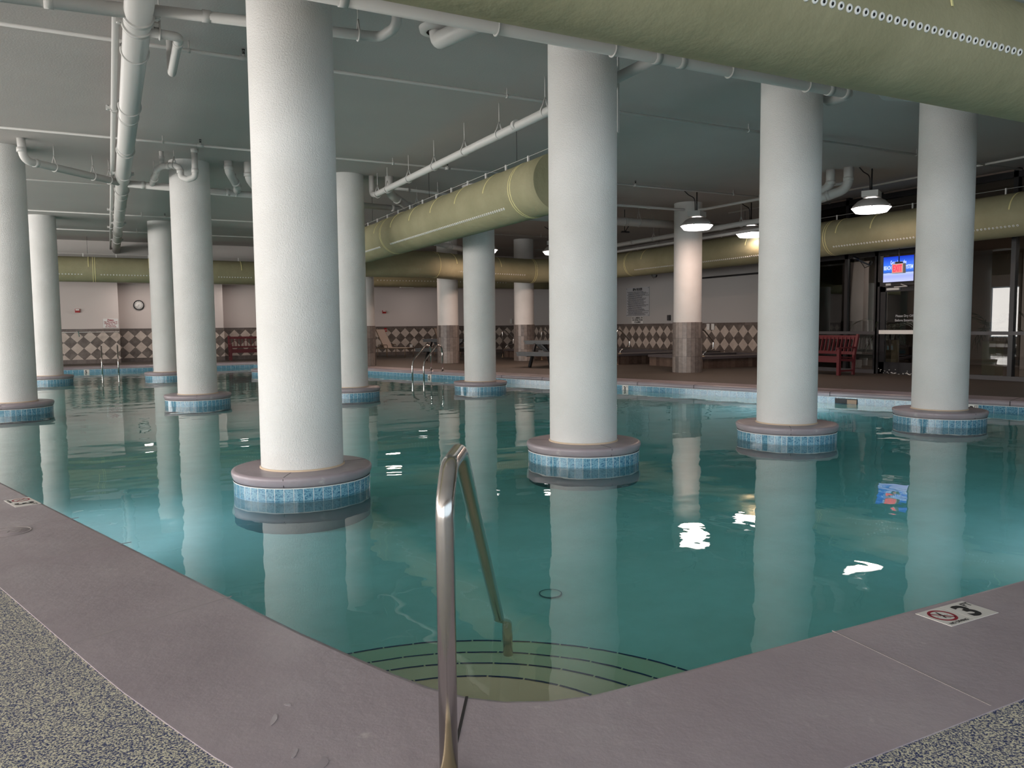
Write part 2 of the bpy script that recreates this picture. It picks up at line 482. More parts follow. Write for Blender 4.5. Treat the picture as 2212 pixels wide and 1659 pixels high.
def fillet(pts, r, n=8):
    pts = [Vector(p) for p in pts]; out = [pts[0]]
    for i in range(1, len(pts) - 1):
        a, b, c = pts[i - 1], pts[i], pts[i + 1]
        d1, d2 = (a - b), (c - b); l1, l2 = d1.length, d2.length
        d1.normalize(); d2.normalize()
        ang = math.acos(max(-1, min(1, d1.dot(d2))))
        if ang > PI - 0.02: out.append(b); continue
        t = min(r / math.tan(ang / 2), l1 * 0.49, l2 * 0.49)
        p, q = b + d1 * t, b + d2 * t
        for k in range(n + 1):
            s_ = k / n
            out.append(p * (1 - s_) ** 2 + b * 2 * s_ * (1 - s_) + q * s_ ** 2)
    out.append(pts[-1])
    return out
def text(name, body, size, m, mtx, parent, bold=0.0, ext=0.001, align='CENTER', sx=1.0, width=None):
    cu = bpy.data.curves.new(name, 'FONT'); cu.body = body; cu.size = size; cu.align_x = align; cu.align_y = 'CENTER'
    cu.extrude = ext; cu.offset = bold; cu.space_line = 1.0; cu.resolution_u = 3
    tmp = bpy.data.objects.new(name, cu); C.objects.link(tmp)
    me = bpy.data.meshes.new_from_object(tmp)
    bpy.data.objects.remove(tmp); bpy.data.curves.remove(cu)
    me.materials.clear(); me.materials.append(M[m])
    if width:
        xs_ = [v.co.x for v in me.vertices]; sx = width / (max(xs_) - min(xs_))
    o = bpy.data.objects.new(name, me); C.objects.link(o)
    o.parent = parent
    o.matrix_local = mtx @ Matrix.Diagonal((sx, 1, 1, 1))
    return o
def frame(loc, xdir, ydir):
    x = Vector(xdir).normalized(); y = Vector(ydir).normalized(); z = x.cross(y)
    mt = Matrix(((*x, 0), (*y, 0), (*z, 0), (0, 0, 0, 1))).transposed(); mt.translation = Vector(loc)
    return mt

# ------------------------------------------------------------------ pool outline
WZ = -0.19
def arc(cx, cy, r, a0, a1, n):
    return [(cx + r * math.cos(a0 + (a1 - a0) * i / n), cy + r * math.sin(a0 + (a1 - a0) * i / n)) for i in range(n + 1)]
near_corner = [(-0.87, -3.56), (-0.80, -3.76), (-0.73, -3.94), (-0.66, -4.12), (-0.60, -4.27), (-0.53, -4.42), (-0.45, -4.54), (-0.36, -4.62), (-0.24, -4.68), (-0.10, -4.715), (0.06, -4.72)]
pool = near_corner + [(12.2, -4.72), (10.6, 0.0), (5.42, 15.65), (3.17, 22.4), (-9.6, 22.4)]
# ccw order
def area2(p): return sum(p[i][0] * p[(i + 1) % len(p)][1] - p[(i + 1) % len(p)][0] * p[i][1] for i in range(len(p)))
if area2(pool) < 0: pool = pool[::-1]
def offset(poly, d):
    n = len(poly); out = []
    dd = d if callable(d) else (lambda i: d)
    for i in range(n):
        a, b, c = Vector(poly[i - 1]), Vector(poly[i]), Vector(poly[(i + 1) % n])
        e1, e2 = (b - a).normalized(), (c - b).normalized()
        n1, n2 = Vector((e1.y, -e1.x)), Vector((e2.y, -e2.x))
        k = (n1 + n2); k = k / (1 + n1.dot(n2))
        out.append(tuple(b + k * dd(i)))
    return out
CW = 0.67
outer = offset(pool, CW)

# deck, coping, basin
RX0, RX1, RY0, RY1 = -13.5, 14.6, -10.0, 25.9
mb = MB().tess([[(-13.6, -10.1), (16.6, -10.1), (16.6, 26.2), (-13.6, 26.2)], offset(pool, CW - 0.004)], -0.004)
struct('floor', mb, 'deck')
mb = MB()
prof = [(CW, -0.004), (CW, 0.0), (0.03, 0.0), (0.008, -0.006), (-0.010, -0.022), (-0.018, -0.045), (-0.012, -0.07), (0.0, -0.088), (0.02, -0.09)]
rings = [(offset(pool, d), z) for d, z in prof]
n = len(pool)
for ring, z in rings: mb.v += [Vector((x, y, z)) for x, y in ring]
for k in range(len(prof) - 1):
    for i in range(n):
        j = (i + 1) % n
        mb.face((k * n + i, k * n + j, (k + 1) * n + j, (k + 1) * n + i), smooth=(k > 1))
cop = struct('floor_coping', mb, 'coping')
# coping joints
def joint(name, a, b, wd, m, z=0.0006):
    mb = MB().bar((*a, z - 0.001), (*b, z - 0.001), wd, 0.003)
    obj(name, mb, m, cop)
joint('joint', (-0.46, -4.55), (-0.93, -5.36), 0.009, 'joint_dark')
joint('joint', (0.99, -4.73), (0.93, -5.37), 0.005, 'joint_light')
joint('joint', (-0.99, -3.20), (-1.60, -3.46), 0.003, 'joint_light')
joint('joint', (-1.36, -2.0), (-2.0, -2.2), 0.003, 'joint_light')
joint('joint', (-1.64, -1.2), (-2.3, -1.42), 0.003, 'joint_light')
# joints on the far diagonal
for k in range(11):
    t = k * 1.35
    a = Vector((10.55, 0.15)) + Vector((-0.3142, 0.9493)) * t
    nn_ = Vector((0.9493, 0.3142))
    joint('joint', tuple(a + nn_ * 0.01), tuple(a + nn_ * 0.66), 0.01, 'joint_dark')
    obj('joint', MB().bar((*(a - nn_ * 0.0185), -0.01), (*(a - nn_ * 0.0185), -0.08), 0.01, 0.003, up=(*nn_, 0)), 'joint_dark', cop)
# basin
mb = MB().strip([p for p in offset(pool, 0.0)], -0.41, -0.082, closed=True)
struct('wall_pool_tile_band', mb, 'tile6')
mb = MB().strip(offset(pool, -0.002), -0.094, -0.086, closed=True)
struct('trim_1', mb, 'grout')
mb = MB().strip(offset(pool, 0.0), -2.2, -0.409, closed=True)
struct('wall_pool_basin', mb, 'plaster')
# sloping floor of the basin: 3 ft by the camera down to 5 ft at the back
mb = MB()
tri = tessellate_polygon([[Vector((x, y, 0)) for x, y in pool]])
def fz(y): return -1.10 - max(0.0, min(1.0, (y - 2.0) / 18.0)) * 0.6
mb.v = [Vector((x, y, fz(y))) for x, y in pool]
for t in tri: mb.face(t)
struct('floor_pool_basin', mb, 'plaster')
# corner entry steps, concentric quarter rings with a broken line of blue edge tiles
scx, scy = -0.50, -4.58
steps = MB()
radii = [0.765, 1.085, 1.365, 1.665]
zs = [-0.34, -0.55, -0.73, -0.91]
st = thing('pool_steps', 'pale plaster entry steps under water in the near corner of the pool', 'steps', (scx, scy, -1.1))
for r, z in zip(radii, zs):
    mb = MB().lathe([(0.001, z + 1.1), (r - 0.02, z + 1.1), (r, z + 1.08), (r, -0.1)], n=96, smooth=False)
    obj('step', mb, 'step_plaster', st)
for r, z in zip(radii, zs):
    n_t = int(2 * PI * r / 0.155); mb = MB()
    for k in range(n_t):
        a0 = 2 * PI * k / n_t; a1 = a0 + 2 * PI / n_t * 0.95
        if not (-0.6 < (a0 if a0 < PI else a0 - 2 * PI) < 2.7): continue
        for q in range(2):
            b0, b1 = a0 + (a1 - a0) * q / 2, a0 + (a1 - a0) * (q + 1) / 2
            i = len(mb.v)
            for rr, zz in ((r - 0.031, 1.1 + z + 0.003), (r - 0.018, 1.1 + z + 0.003)):
                for a in (b0, b1): mb.v.append(Vector((rr * math.cos(a), rr * math.sin(a), zz)))
            mb.face((i, i + 2, i + 3, i + 1))
    obj('step_edge_tiles', mb, 'step_line', st)
# main drains on the pool floor
def uv_of(X, Y): # world of the survey -> room frame
    wx, wy = X + 1.8315, Y - 6.6506
    return (wx * 0.88856 + wy * 0.45876, -wx * 0.45876 + wy * 0.88856)
for (X, Y, lab) in ((0.23, 4.80, 'small round drain cover on the pool floor beyond the steps'),):
    u, v = uv_of(X, Y)
    t = thing('pool_drain', lab, 'drain', (u, v, -1.1))
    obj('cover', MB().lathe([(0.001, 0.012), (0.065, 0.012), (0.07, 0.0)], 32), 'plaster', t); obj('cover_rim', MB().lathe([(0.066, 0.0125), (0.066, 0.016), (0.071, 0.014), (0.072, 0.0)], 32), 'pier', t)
# water
mb = MB(); wl = offset(pool, 0.015)
mb.tess([wl], WZ)
b = len(mb.v); n = len(wl)
mb.v += [Vector((x, y, WZ)) for x, y in wl] + [Vector((x, y, -2.3)) for x, y in wl]
for i in range(n):
    j = (i + 1) % n
    mb.face((b + i + n, b + j + n, b + j, b + i))
mb.tess([wl], -2.3, flip=True)
o = obj('pool_water', mb, 'water', None, 'calm teal pool water filling the whole pool around the columns', 'water', kind='stuff')
bm = bmesh.new(); bm.from_mesh(o.data); bmesh.ops.remove_doubles(bm, verts=bm.verts, dist=1e-5); bmesh.ops.recalc_face_normals(bm, faces=bm.faces); bm.to_mesh(o.data); bm.free()

# ------------------------------------------------------------------ room shell
CZ = 4.20
mb = MB().box(-13.6, 16.6, -10.2, 26.2, CZ, CZ + 0.2)
struct('ceiling', mb, 'ceiling')
wb = [(16.45, 25.9), (2.55, 25.9), (2.55, 25.3), (1.0, 25.3), (1.0, 25.9), (-1.07, 25.9), (-1.07, 25.3), (-13.5, 25.3)]
wbo = struct('wall_back', MB().strip(wb, 0, CZ), 'wall')
def wains(line, z0=-0.003, z1=1.25):
    mb = MB(); u = 0
    # UV x follows the running coordinate so that the diamond columns line up
    k = len(line)
    for i in range(k - 1):
        a, c = line[i], line[i + 1]; L = math.hypot(c[0] - a[0], c[1] - a[1]); b = len(mb.v)
        ua = a[0] if abs(a[0] - c[0]) > abs(a[1] - c[1]) else a[1]
        ub = c[0] if abs(a[0] - c[0]) > abs(a[1] - c[1]) else c[1]
        mb.v += [Vector((*a, z0)), Vector((*c, z0)), Vector((*c, z1)), Vector((*a, z1))]
        mb.face((b, b + 1, b + 2, b + 3), [(ua, z0), (ub, z0), (ub, z1), (ua, z1)])
    return mb
w2 = [(x - (0.02 if abs(x - 2.55) < .01 or abs(x + 1.07) < .01 and False else 0), y - 0.015) for x, y in wb]
struct('wall_back_wainscot', wains([(16.45, 25.885), (2.565, 25.885), (2.565, 25.285), (0.985, 25.285), (0.985, 25.885), (-1.055, 25.885), (-1.055, 25.285), (-13.5, 25.285)]), 'diamond')
M['wall_shaded'] = mat('wall_paint_shaded', (0.46, 0.445, 0.435), 0.8, spec=0.15)  # same wall paint, its colour darkened to shade the spa side
struct('wall_right', MB().strip([(14.6, 7.45), (16.45, 7.45), (16.45, 25.9)], 0, CZ), 'wall_shaded')
struct('wall_right_wainscot', wains([(16.435, 7.465), (16.435, 25.9)]), 'diamond')
# dropped soffit along the back
struct('ceiling_soffit', MB().box(-13.5, 16.45, 23.2, 26.0, 2.93, CZ), 'soffit')
# left and near window walls (out of frame; they let the daylight in)
mb = MB(); mb.box(-13.6, -13.5, -10, 25.3, 0, 0.35); mb.box(-13.6, -13.5, -10, 25.3, 3.15, CZ); mb.box(-13.6, -13.5, 20.2, 25.3, 0.35, 3.15)
struct('wall_left', mb, 'wall')
mb = MB()
for k in range(16): mb.box(-13.58, -13.5, -10 + k * 2.0 - 0.05, -10 + k * 2.0 + 0.05, 0.35, 3.15)
struct('window_1', mb, 'black_metal')
mb = MB(); mb.box(-13.5, 14.6, -10.1, -10, 0, 0.35); mb.box(-13.5, 14.6, -10.1, -10, 3.15, CZ); mb.box(11.2, 14.6, -10.1, -10, 0.35, 3.15)
struct('wall_near', mb, 'wall')
mb = MB()
for k in range(13): mb.box(-13.5 + k * 2.0 - 0.05, -13.5 + k * 2.0 + 0.05, -10.08, -10.0, 0.35, 3.15)
struct('window_2', mb, 'black_metal')

# ------------------------------------------------------------------ columns
CR = 0.344
def col_uv(i, k): return (k * 2.884, i * 8.688)
cap_prof = [(CR - 0.01, 0.004), (CR + 0.03, 0.0), (0.555, 0.0), (0.575, -0.004), (0.585, -0.016), (0.585, -0.035), (0.578, -0.062), (0.566, -0.085), (0.55, -0.09)]
shaft_me = MB().lathe([(CR + 0.004, 0.0), (CR + 0.001, 0.012), (CR, 0.02), (CR, CZ)], 96).mesh('column_shaft', 'stucco')
cap_me = MB().lathe(cap_prof, 96).mesh('ledge', 'coping')
band_me = MB().lathe([(0.569, -0.26), (0.569, -0.094)], 96, uvr=0.569).mesh('tile_band', 'tile3')
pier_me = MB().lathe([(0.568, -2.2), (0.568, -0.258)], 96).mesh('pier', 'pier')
grout_me = MB().lathe([(0.571, -0.096), (0.571, -0.088)], 96).mesh('grout_line', 'grout')
m = M['rust'] = mat('waterline_stain', (0.66, 0.52, 0.38), 0.8)
foot_me = MB().lathe([(CR + 0.012, 0.001), (CR + 0.010, 0.010), (CR + 0.003, 0.016)], 96).mesh('caulk_line', 'rust')
tilebase_me = MB().lathe([(CR + 0.024, -0.003), (CR + 0.024, 1.25), (CR - 0.002, 1.252)], 22, uvr=CR + 0.024, smooth=False).mesh('tile_base', 'strips')
upper_me = MB().lathe([(CR, 1.25), (CR, CZ)], 96).mesh('column_shaft', 'stucco')
pool_cols = {
    (0, 0): 'nearest white stucco column, standing in the pool left of the steel handrail',
    (0, 1): 'white column in the pool just right of the near handrail',
    (0, 2): 'white column in the pool with the bright ceiling lamps on both sides behind it',
    (0, 3): 'white column at the right end of the front row, beside the wall television',
    (1, -1): 'white column cut by the left edge of the photo',
    (1, 0): 'white column in the pool under the U-shaped drain trap',
    (1, 1): 'white column mostly hidden behind the nearest column, at the end of the diagonal pipe',
    (1, 2): 'white column in the pool right of the far ladder, beneath the green duct',
    (2, -1): 'slim far column in front of the red fire alarm wall, second from the left edge',
    (2, 0): 'far column standing just right of the wall clock',
    (2, 1): 'far pool column hidden behind the nearest column, only its ledge edge showing',
}
for (i, k), lab in pool_cols.items():
    u, v = col_uv(i, k)
    if (i, k) == (0, 0): u += 0.02
    t = thing('pool_column', lab, 'column', (u, v, 0), rz=random.uniform(0, 6), group='white round columns standing in the pool'); t['kind'] = 'thing'
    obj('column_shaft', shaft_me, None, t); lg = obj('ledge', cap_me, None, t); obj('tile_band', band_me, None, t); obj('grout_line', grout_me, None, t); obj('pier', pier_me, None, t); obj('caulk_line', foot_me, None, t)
    ang0 = {(0, 0): -2.05, (0, 1): -1.65, (0, 2): -2.3, (0, 3): -1.75, (1, 2): -1.9, (1, 0): -1.7}.get((i, k), -1.8) - t.rotation_euler.z
    for q in range(3):
        a = ang0 + q * 2 * PI / 3; ca, sa = math.cos(a), math.sin(a)
        mb = MB().bar((ca * (CR + .02), sa * (CR + .02), 0.0002), (ca * 0.565, sa * 0.565, 0.0002), 0.004, 0.002)
        mb.bar((ca * 0.5865, sa * 0.5865, -0.012), (ca * 0.572, sa * 0.572, -0.082), 0.004, 0.003, up=(ca, sa, 0))
        obj('ledge_joint', mb, 'joint_dark', lg)
deck_cols = {
    (1, 3): 'deck column with stone tile base hidden behind the column right of the handrail',
    (1, 4): 'deck column with stone tile base, lit by the hanging lamp in front of the spas',
    (2, 2): 'deck column with tile base, a sliver showing right of the hidden far column',
    (2, 3): 'deck column with tile base beside the far black picnic table',
    (2, 4): 'deck column with tile base standing left of the near black picnic table',
}
for (i, k), lab in deck_cols.items():
    u, v = col_uv(i, k)
    t = thing('deck_column', lab, 'column', (u, v, 0), rz=random.uniform(0, 6), group='round columns with stone tile bases on the deck'); t['kind'] = 'thing'
    obj('column_shaft', upper_me, None, t); obj('tile_base', tilebase_me, None, t)

# ------------------------------------------------------------------ ducts
DR, DZ = 0.40, 3.15
noz_me = MB()
noz_me.lathe([(0.024, 0.0), (0.026, 0.004), (0.022, 0.012), (0.012, 0.010)], 12)
noz_me = noz_me.mesh('nozzle', 'nozzle'); noz_me.materials.append(M['dark'])
nb = MB().lathe([(0.024, 0.0), (0.027, 0.005), (0.021, 0.013), (0.011, 0.009), (0.0095, 0.004), (0.0001, 0.004)], 12)
noz_me = nb.mesh('nozzle', 'nozzle'); noz_me.materials.append(M['dark'])
for p in noz_me.polygons:
    if p.center.z < 0.0075 and math.hypot(p.center.x, p.center.y) < 0.012: p.material_index = 1
def duct(label, path, straps, rings, nozz, cable=None, endcap=False):
    "path in the duct axis; straps/rings are (point, direction)"
    t = thing('air_duct', label, 'duct', tuple(path[0]))
    off = Vector(path[0])
    pts = fillet(path, 0.9, 10)
    # resample for gentle waviness
    rs = []
    for a, b2 in zip(pts[:-1], pts[1:]):
        L = (b2 - a).length; k = max(1, int(L / 0.5))
        for q in range(k): rs.append(a.lerp(b2, q / k))
    rs.append(pts[-1])
    mb = MB().tube([p - off for p in rs], DR, 56)
    obj('duct_sleeve', mb, 'duct', t)
    def hoop(p, d, a0, a1, wd, name, th=0.006):
        p = Vector(p) - off; d = Vector(d).normalized(); side = d.cross(Vector((0, 0, 1))).normalized(); up = Vector((0, 0, 1))
        mb = MB(); nseg = 28; b0 = 0
        for q in range(nseg + 1):
            a = a0 + (a1 - a0) * q / nseg
            rad = side * math.cos(a) + up * math.sin(a)
            for (dx, rr) in ((-wd / 2, DR + 0.001), (-wd / 2, DR + th), (wd / 2, DR + th), (wd / 2, DR + 0.001)):
                mb.v.append(p + d * dx + rad * rr)
        for q in range(nseg):
            for e in range(3):
                mb.face((q * 4 + e, q * 4 + e + 1, q * 4 + 5 + e, q * 4 + 4 + e), smooth=True)
        obj(name, mb, 'duct_seam', t)
    for p, d in straps: hoop(p, d, math.radians(8), math.radians(172), 0.026, 'seam_strap')
    for p, d in rings:
        hoop(p, d, 0, 2 * PI, 0.018, 'joint_ring', 0.004)
        hoop(Vector(p) + Vector(d).normalized() * 0.06, d, 0, 2 * PI, 0.018, 'joint_ring', 0.004)
    # nozzle rows
    for (p0, p1, sp, side_sign, ang) in nozz:
        p0, p1 = Vector(p0), Vector(p1); L = (p1 - p0).length; d = (p1 - p0).normalized(); side = d.cross(Vector((0, 0, 1))).normalized() * side_sign
        k = min(int(L / sp), 100)
        rad = side * math.cos(ang) + Vector((0, 0, math.sin(ang)))
        rot = rad.to_track_quat('Z', 'Y').to_matrix().to_4x4()
        for q in range(k):
            o = bpy.data.objects.new('nozzle', noz_me); C.objects.link(o); o.parent = t
            mt = rot.copy() @ Matrix.Scale(1.0 if 'overhead' in label else 0.82, 4); mt.translation = p0 + d * sp * q + rad * (DR - 0.004) - off
            o.matrix_local = mt
    if cable:
        p0, p1, sp = cable; p0, p1 = Vector(p0), Vector(p1); L = (p1 - p0).length; d = (p1 - p0).normalized()
        zt = Vector((0, 0, DR + 0.10))
        obj('support_cable', MB().tube([p0 + zt - off, p1 + zt - off], 0.004, 6), 'pipe', t)
        k = 0
        while k * sp < L:
            q = p0 + d * k * sp - off
            obj('cable_clip', MB().box(-0.012, 0.012, -0.012, 0.012, DR - 0.01, DR + 0.115, Matrix.Translation(q)), 'nozzle', t)
            k += 1
        k = 0.3
        while k * 3.6 < L:
            q = p0 + d * k * 3.6 - off
            obj('hanger_wire', MB().tube([q + zt, Vector((q.x, q.y, CZ - off.z))], 0.004, 6), 'pipe_black', t); k += 1
    return t
def along(p0, p1, ts): 
    p0, p1 = Vector(p0), Vector(p1); d = (p1 - p0).normalized()
    return [(p0 + d * t, d) for t in ts]
# near overhead duct
A0, A1 = (-9.0, -2.98, DZ + .05), (13.0, -2.98, DZ + .05)
duct('big green fabric duct crossing overhead at the top right, row of white nozzles along it', [A0, A1],
     along(A0, A1, [9 + x for x in (0.5, 1.6, 2.7, 3.62, 5.9, 7.0)]), along(A0, A1, [14.75]),
     [((0.9, -2.98, DZ + .05), (4.50, -2.98, DZ + .05), 0.0731, 1, math.radians(-17.0)), ((4.55, -2.98, DZ + .05), (5.6, -2.98, DZ + .05), 0.0731, 1, math.radians(-17.0))],
     ((0, -2.98, DZ + .05), (6, -2.98, DZ + .05), 1.1))
# middle duct running away from the second column
B0, B1 = (4.13, 2.55, DZ), (4.13, 21.6, DZ)
duct('light green duct running back below the diagonal pipe, its capped end by the handrail column', [B0, B1],
     along(B0, B1, [1.6, 2.7, 3.8, 4.9, 6.0, 7.1, 8.2, 9.6, 11.0]), along(B0, B1, [0.7, 6.65]),
     [((4.13, 3.6, DZ), (4.13, 8.9, DZ), 0.0731, -1, math.radians(-38)), ((4.13, 9.5, DZ), (4.13, 11.4, DZ), 0.0731, -1, math.radians(-38))],
     ((4.13, 2.7, DZ), (4.13, 14, DZ), 0.72))
# back duct against the dropped soffit
D0, D1 = (-13.3, 21.95, DZ), (15.2, 21.95, DZ)
duct('long olive duct running along the back wall in front of the dropped soffit', [D0, D1],
     along(D0, D1, [13.3 + x for x in (-1.9, -.15, 2.75, 9.5, 11.2)]), along(D0, D1, [13.3 - 1.78, 13.3 + 5.5]),
     [((-2.72, 21.95, DZ), (-1.95, 21.95, DZ), 0.088, 1, math.radians(-27)), ((-1.55, 21.95, DZ), (0.6, 21.95, DZ), 0.088, 1, math.radians(-27)),
      ((2.0, 21.95, DZ), (3.2, 21.95, DZ), 0.088, 1, math.radians(-27)), ((7.6, 21.95, DZ), (13.2, 21.95, DZ), 0.125, 1, math.radians(-27))],
     ((-3, 21.95, DZ), (5, 21.95, DZ), 0.95))
# link duct and right duct with its elbow
path = [(4.2, 15.8, DZ - .06), (7.3, 15.6, DZ - .06), (8.9, 16.2, DZ - .08), (11.3, 16.5, DZ - .10), (13.5, 15.9, DZ - .05)]
duct('dark green duct crossing behind the light green duct toward the spa area', path,
     [(Vector((5.7, 15.72, DZ - .06)), Vector((1, -.06, 0))), (Vector((8.1, 15.9, DZ - .07)), Vector((1, .3, 0))), (Vector((12.3, 16.2, DZ - .08)), Vector((1, -.27, 0))), (Vector((9.9, 16.33, DZ - .09)), Vector((1, .12, 0)))],
     [(Vector((7.45, 15.66, DZ - .06)), Vector((1, .15, 0))), (Vector((11.3, 16.47, DZ - .10)), Vector((1, 0.0, 0)))],
     [((5.0, 15.76, DZ - .06), (7.1, 15.62, DZ - .06), 0.088, 1, math.radians(-25)), ((7.6, 15.74, DZ - .065), (8.8, 16.15, DZ - .08), 0.088, 1, math.radians(-25)), ((9.0, 16.22, DZ - .08), (11.0, 16.46, DZ - .1), 0.088, 1, math.radians(-25))])
E0, E1 = (13.55, 14.2, DZ), (13.55, -8.0, DZ)
duct('olive duct along the dark glass wall on the right, hanging under the exit sign side', [(12.9, 15.1, DZ - 0.03), E0, E1],
     along(E0, E1, [1.4, 3.6, 5.8, 8.6, 9.5, 10.6, 12.4, 14.0]), along(E0, E1, [0.5, 8.25]),
     [((13.55, 13.2, DZ), (13.55, 6.15, DZ), 0.0731, 1, math.radians(-36)), ((13.55, 5.7, DZ), (13.55, 1.6, DZ), 0.0731, 1, math.radians(-36))],
     ((13.55, 13.5, DZ), (13.55, 0.0, DZ), 0.95))

# ------------------------------------------------------------------ pipes
def pipe(label, path, r, hangers=(), rings=(), clamps=(), name='ceiling_pipe', fr=None, group=None, n=18, cat='pipe'):
    off = Vector(path[0])
    t = thing(name, label, cat, tuple(off), group=group)
    pts = fillet(path, fr or r * 2.2, 8) if len(path) > 2 else [Vector(p) for p in path]
    obj('pipe_run', MB().tube([p - off for p in pts], r, n), 'pipe', t)
    for (p, d) in rings:
        p = Vector(p) - off; d = Vector(d).normalized()
        obj('coupling', MB().tube([p - d * 0.035, p + d * 0.035], r + 0.007, n), 'pipe', t)
    for (p, d) in hangers:
        p = Vector(p) - off; d = Vector(d).normalized(); side = d.cross(Vector((0, 0, 1))).normalized()
        rr = r + 0.008
        loop = []
        for q in range(19):
            a = math.radians(-90 - 140 + 280 * q / 18)
            loop.append(p + side * rr * math.cos(a + 0) + Vector((0, 0, rr * math.sin(a))))
        top = p + Vector((0, 0, rr * 2.5))
        mb = MB().tube([top] + loop + [top], 0.010, 6)
        mb.tube([top, Vector((p.x, p.y, CZ - off.z))], 0.0065, 6)
        obj('pipe_hanger', mb, 'pipe', t)
    for (p, d) in clamps:
        p = Vector(p) - off; d = Vector(d).normalized(); side = d.cross(Vector((0, 0, 1))).normalized()
        mb = MB().tube([p - d * 0.03, p + d * 0.03], r + 0.016, n)
        for s_ in (-1, 1):
            q = p + side * s_ * (r + 0.035)
            mb.tube([q - Vector((0, 0, 0.028)), q + Vector((0, 0, 0.034))], 0.018, 8)
            mb.bar(q - side * s_ * 0.02, q + side * s_ * 0.02, 0.06, 0.035)
        obj('pipe_clamp', mb, 'pipe', t)
    return t
yd, xd = (0, 1, 0), (1, 0, 0)
def ys(x, z, L): return [((x, y, z), yd) for y in L]
def xs(y, z, L): return [((x, y, z), xd) for x in L]
pipe('thick main pipe running down the ceiling toward the back wall, left of the nearest column', [(-1.08, -4, 3.9), (-1.08, 23.2, 3.9)], 0.117,
     rings=ys(-1.08, 3.9, [4.5, 6.4, 11, 12.5, 14.5, 18]), clamps=ys(-1.08, 3.9, [0.88, 1.12, 8.6, 15.6, 19.7]), hangers=ys(-1.08, 3.9, [1.9, 4.0, 6.6, 10.3]), n=28)
pipe('slim pipe running beside the thick main ceiling pipe on its left', [(-1.25, 0.9, 3.95), (-1.25, 23.2, 3.95)], 0.033, clamps=ys(-1.25, 3.95, [1.0, 4.4, 9.9, 13.6, 17]))
pipe('crossing pipe meeting the thick main pipe at the top left', [(-8, 1.4, 3.9), (-1.08, 0.85, 3.9)], 0.062, rings=[((-1.75, 0.9, 3.9), xd)], n=22)
pipe('pipe leaving the thick main pipe and passing behind the top of the nearest column', [(-1.08, 0.76, 3.9), (0.95, 0.48, 3.89), (1.02, 0.2, 3.9), (1.02, 0.18, 4.2)], 0.046, hangers=[((0.75, 0.5, 3.89), xd)], rings=[((-0.55, 0.69, 3.9), xd)])
pipe('short elbow pipe beside the thick main pipe at the very top of the photo', [(-1.0, 0.25, 3.95), (-0.66, 0.25, 3.95), (-0.60, 0.1, 3.97), (-0.60, 0.08, 4.2)], 0.065, rings=[((-0.80, 0.25, 3.95), xd)])
pipe('small branch pipe dropping away right of the thick main pipe', [(-1.0, 1.12, 3.84), (-0.74, 1.14, 3.84), (-0.73, 2.18, 3.82), (-0.73, 2.24, 3.86), (-0.73, 2.24, 4.2)], 0.041, fr=0.06, rings=[((-0.735, 1.3, 3.84), yd)], hangers=[((-0.9, 1.13, 3.84), xd)])
pipe('long pipe crossing under the near green duct in front of the column tops', [(-2.6, -0.55, 3.75), (6.1, -0.55, 3.75), (6.15, -0.2, 3.76), (6.15, -0.1, 3.9), (6.15, -0.1, 4.2)], 0.058,
     rings=xs(-0.55, 3.75, [0.32, 3.38, 3.68, 5.75, 6.0]), hangers=xs(-0.55, 3.75, [1.66, 2.87, 4.3, 5.4]), n=22)
pipe('straight diagonal pipe on teardrop hangers above the light green duct', [(3.42, -0.5, 3.76), (3.37, 8.30, 3.80), (3.36, 8.54, 3.84), (3.36, 8.54, 4.2)], 0.056,
     rings=ys(3.39, 3.79, [2.4, 7.6]), hangers=[((3.42 - 0.05 * (y + .5) / 8.8, y, 3.785), yd) for y in (0.2, 1.66, 2.9, 4.05, 5.25, 6.44, 7.6, 8.2)], n=22)
pipe('bent drain pipe on hangers coming from the ceiling left of the thick main pipe', [(-2.52, 7.85, 4.2), (-2.50, 7.85, 3.86), (-1.16, 9.15, 3.84)], 0.062, fr=0.16,
     hangers=[((-2.10, 8.24, 3.857), (1, 1, 0)), ((-1.55, 8.77, 3.85), (1, 1, 0)), ((-1.30, 9.02, 3.845), (1, 1, 0))], rings=[((-2.35, 8.0, 3.86), (1, 1, 0)), ((-2.52, 7.85, 4.02), (0, 0, 1))])
pipe('long pipe leaving the thick main pipe to the right behind the column with the trap', [(-1.0, 9.25, 3.84), (4.6, 9.75, 3.78)], 0.062, rings=[((-0.75, 9.27, 3.84), xd), ((-0.2, 9.3, 3.84), xd), ((0.75, 9.4, 3.83), xd), ((4.2, 9.7, 3.78), xd)], hangers=[((0.9, 9.4, 3.83), xd)])
pipe('U-shaped drain trap hanging in front of the column left of centre', [(-0.02, 7.51, 4.2), (-0.02, 7.51, 3.74), (-0.13, 7.58, 3.70), (-0.22, 7.66, 3.74), (-0.24, 7.68, 3.90), (-0.32, 7.75, 3.95), (-0.50, 7.92, 3.95), (-0.56, 8.1, 3.93), (-0.6, 9.2, 3.86)], 0.05, fr=0.07,
     rings=[((-0.02, 7.51, 3.84), (0, 0, 1)), ((-0.02, 7.51, 4.17), (0, 0, 1)), ((-0.235, 7.675, 3.84), (0, 0, 1)), ((-0.40, 7.83, 3.95), (-1, 1, 0)), ((-0.57, 8.3, 3.92), yd)], hangers=[((-0.32, 7.75, 3.945), (-1, 1, 0)), ((-0.58, 8.8, 3.89), yd)], name='drain_trap', cat='trap')
pipe('thin riser pipe joining the left end of the drain trap', [(-0.50, 7.93, 4.2), (-0.50, 7.93, 3.97)], 0.037, rings=[((-0.50, 7.93, 4.08), (0, 0, 1))], name='riser_pipe')
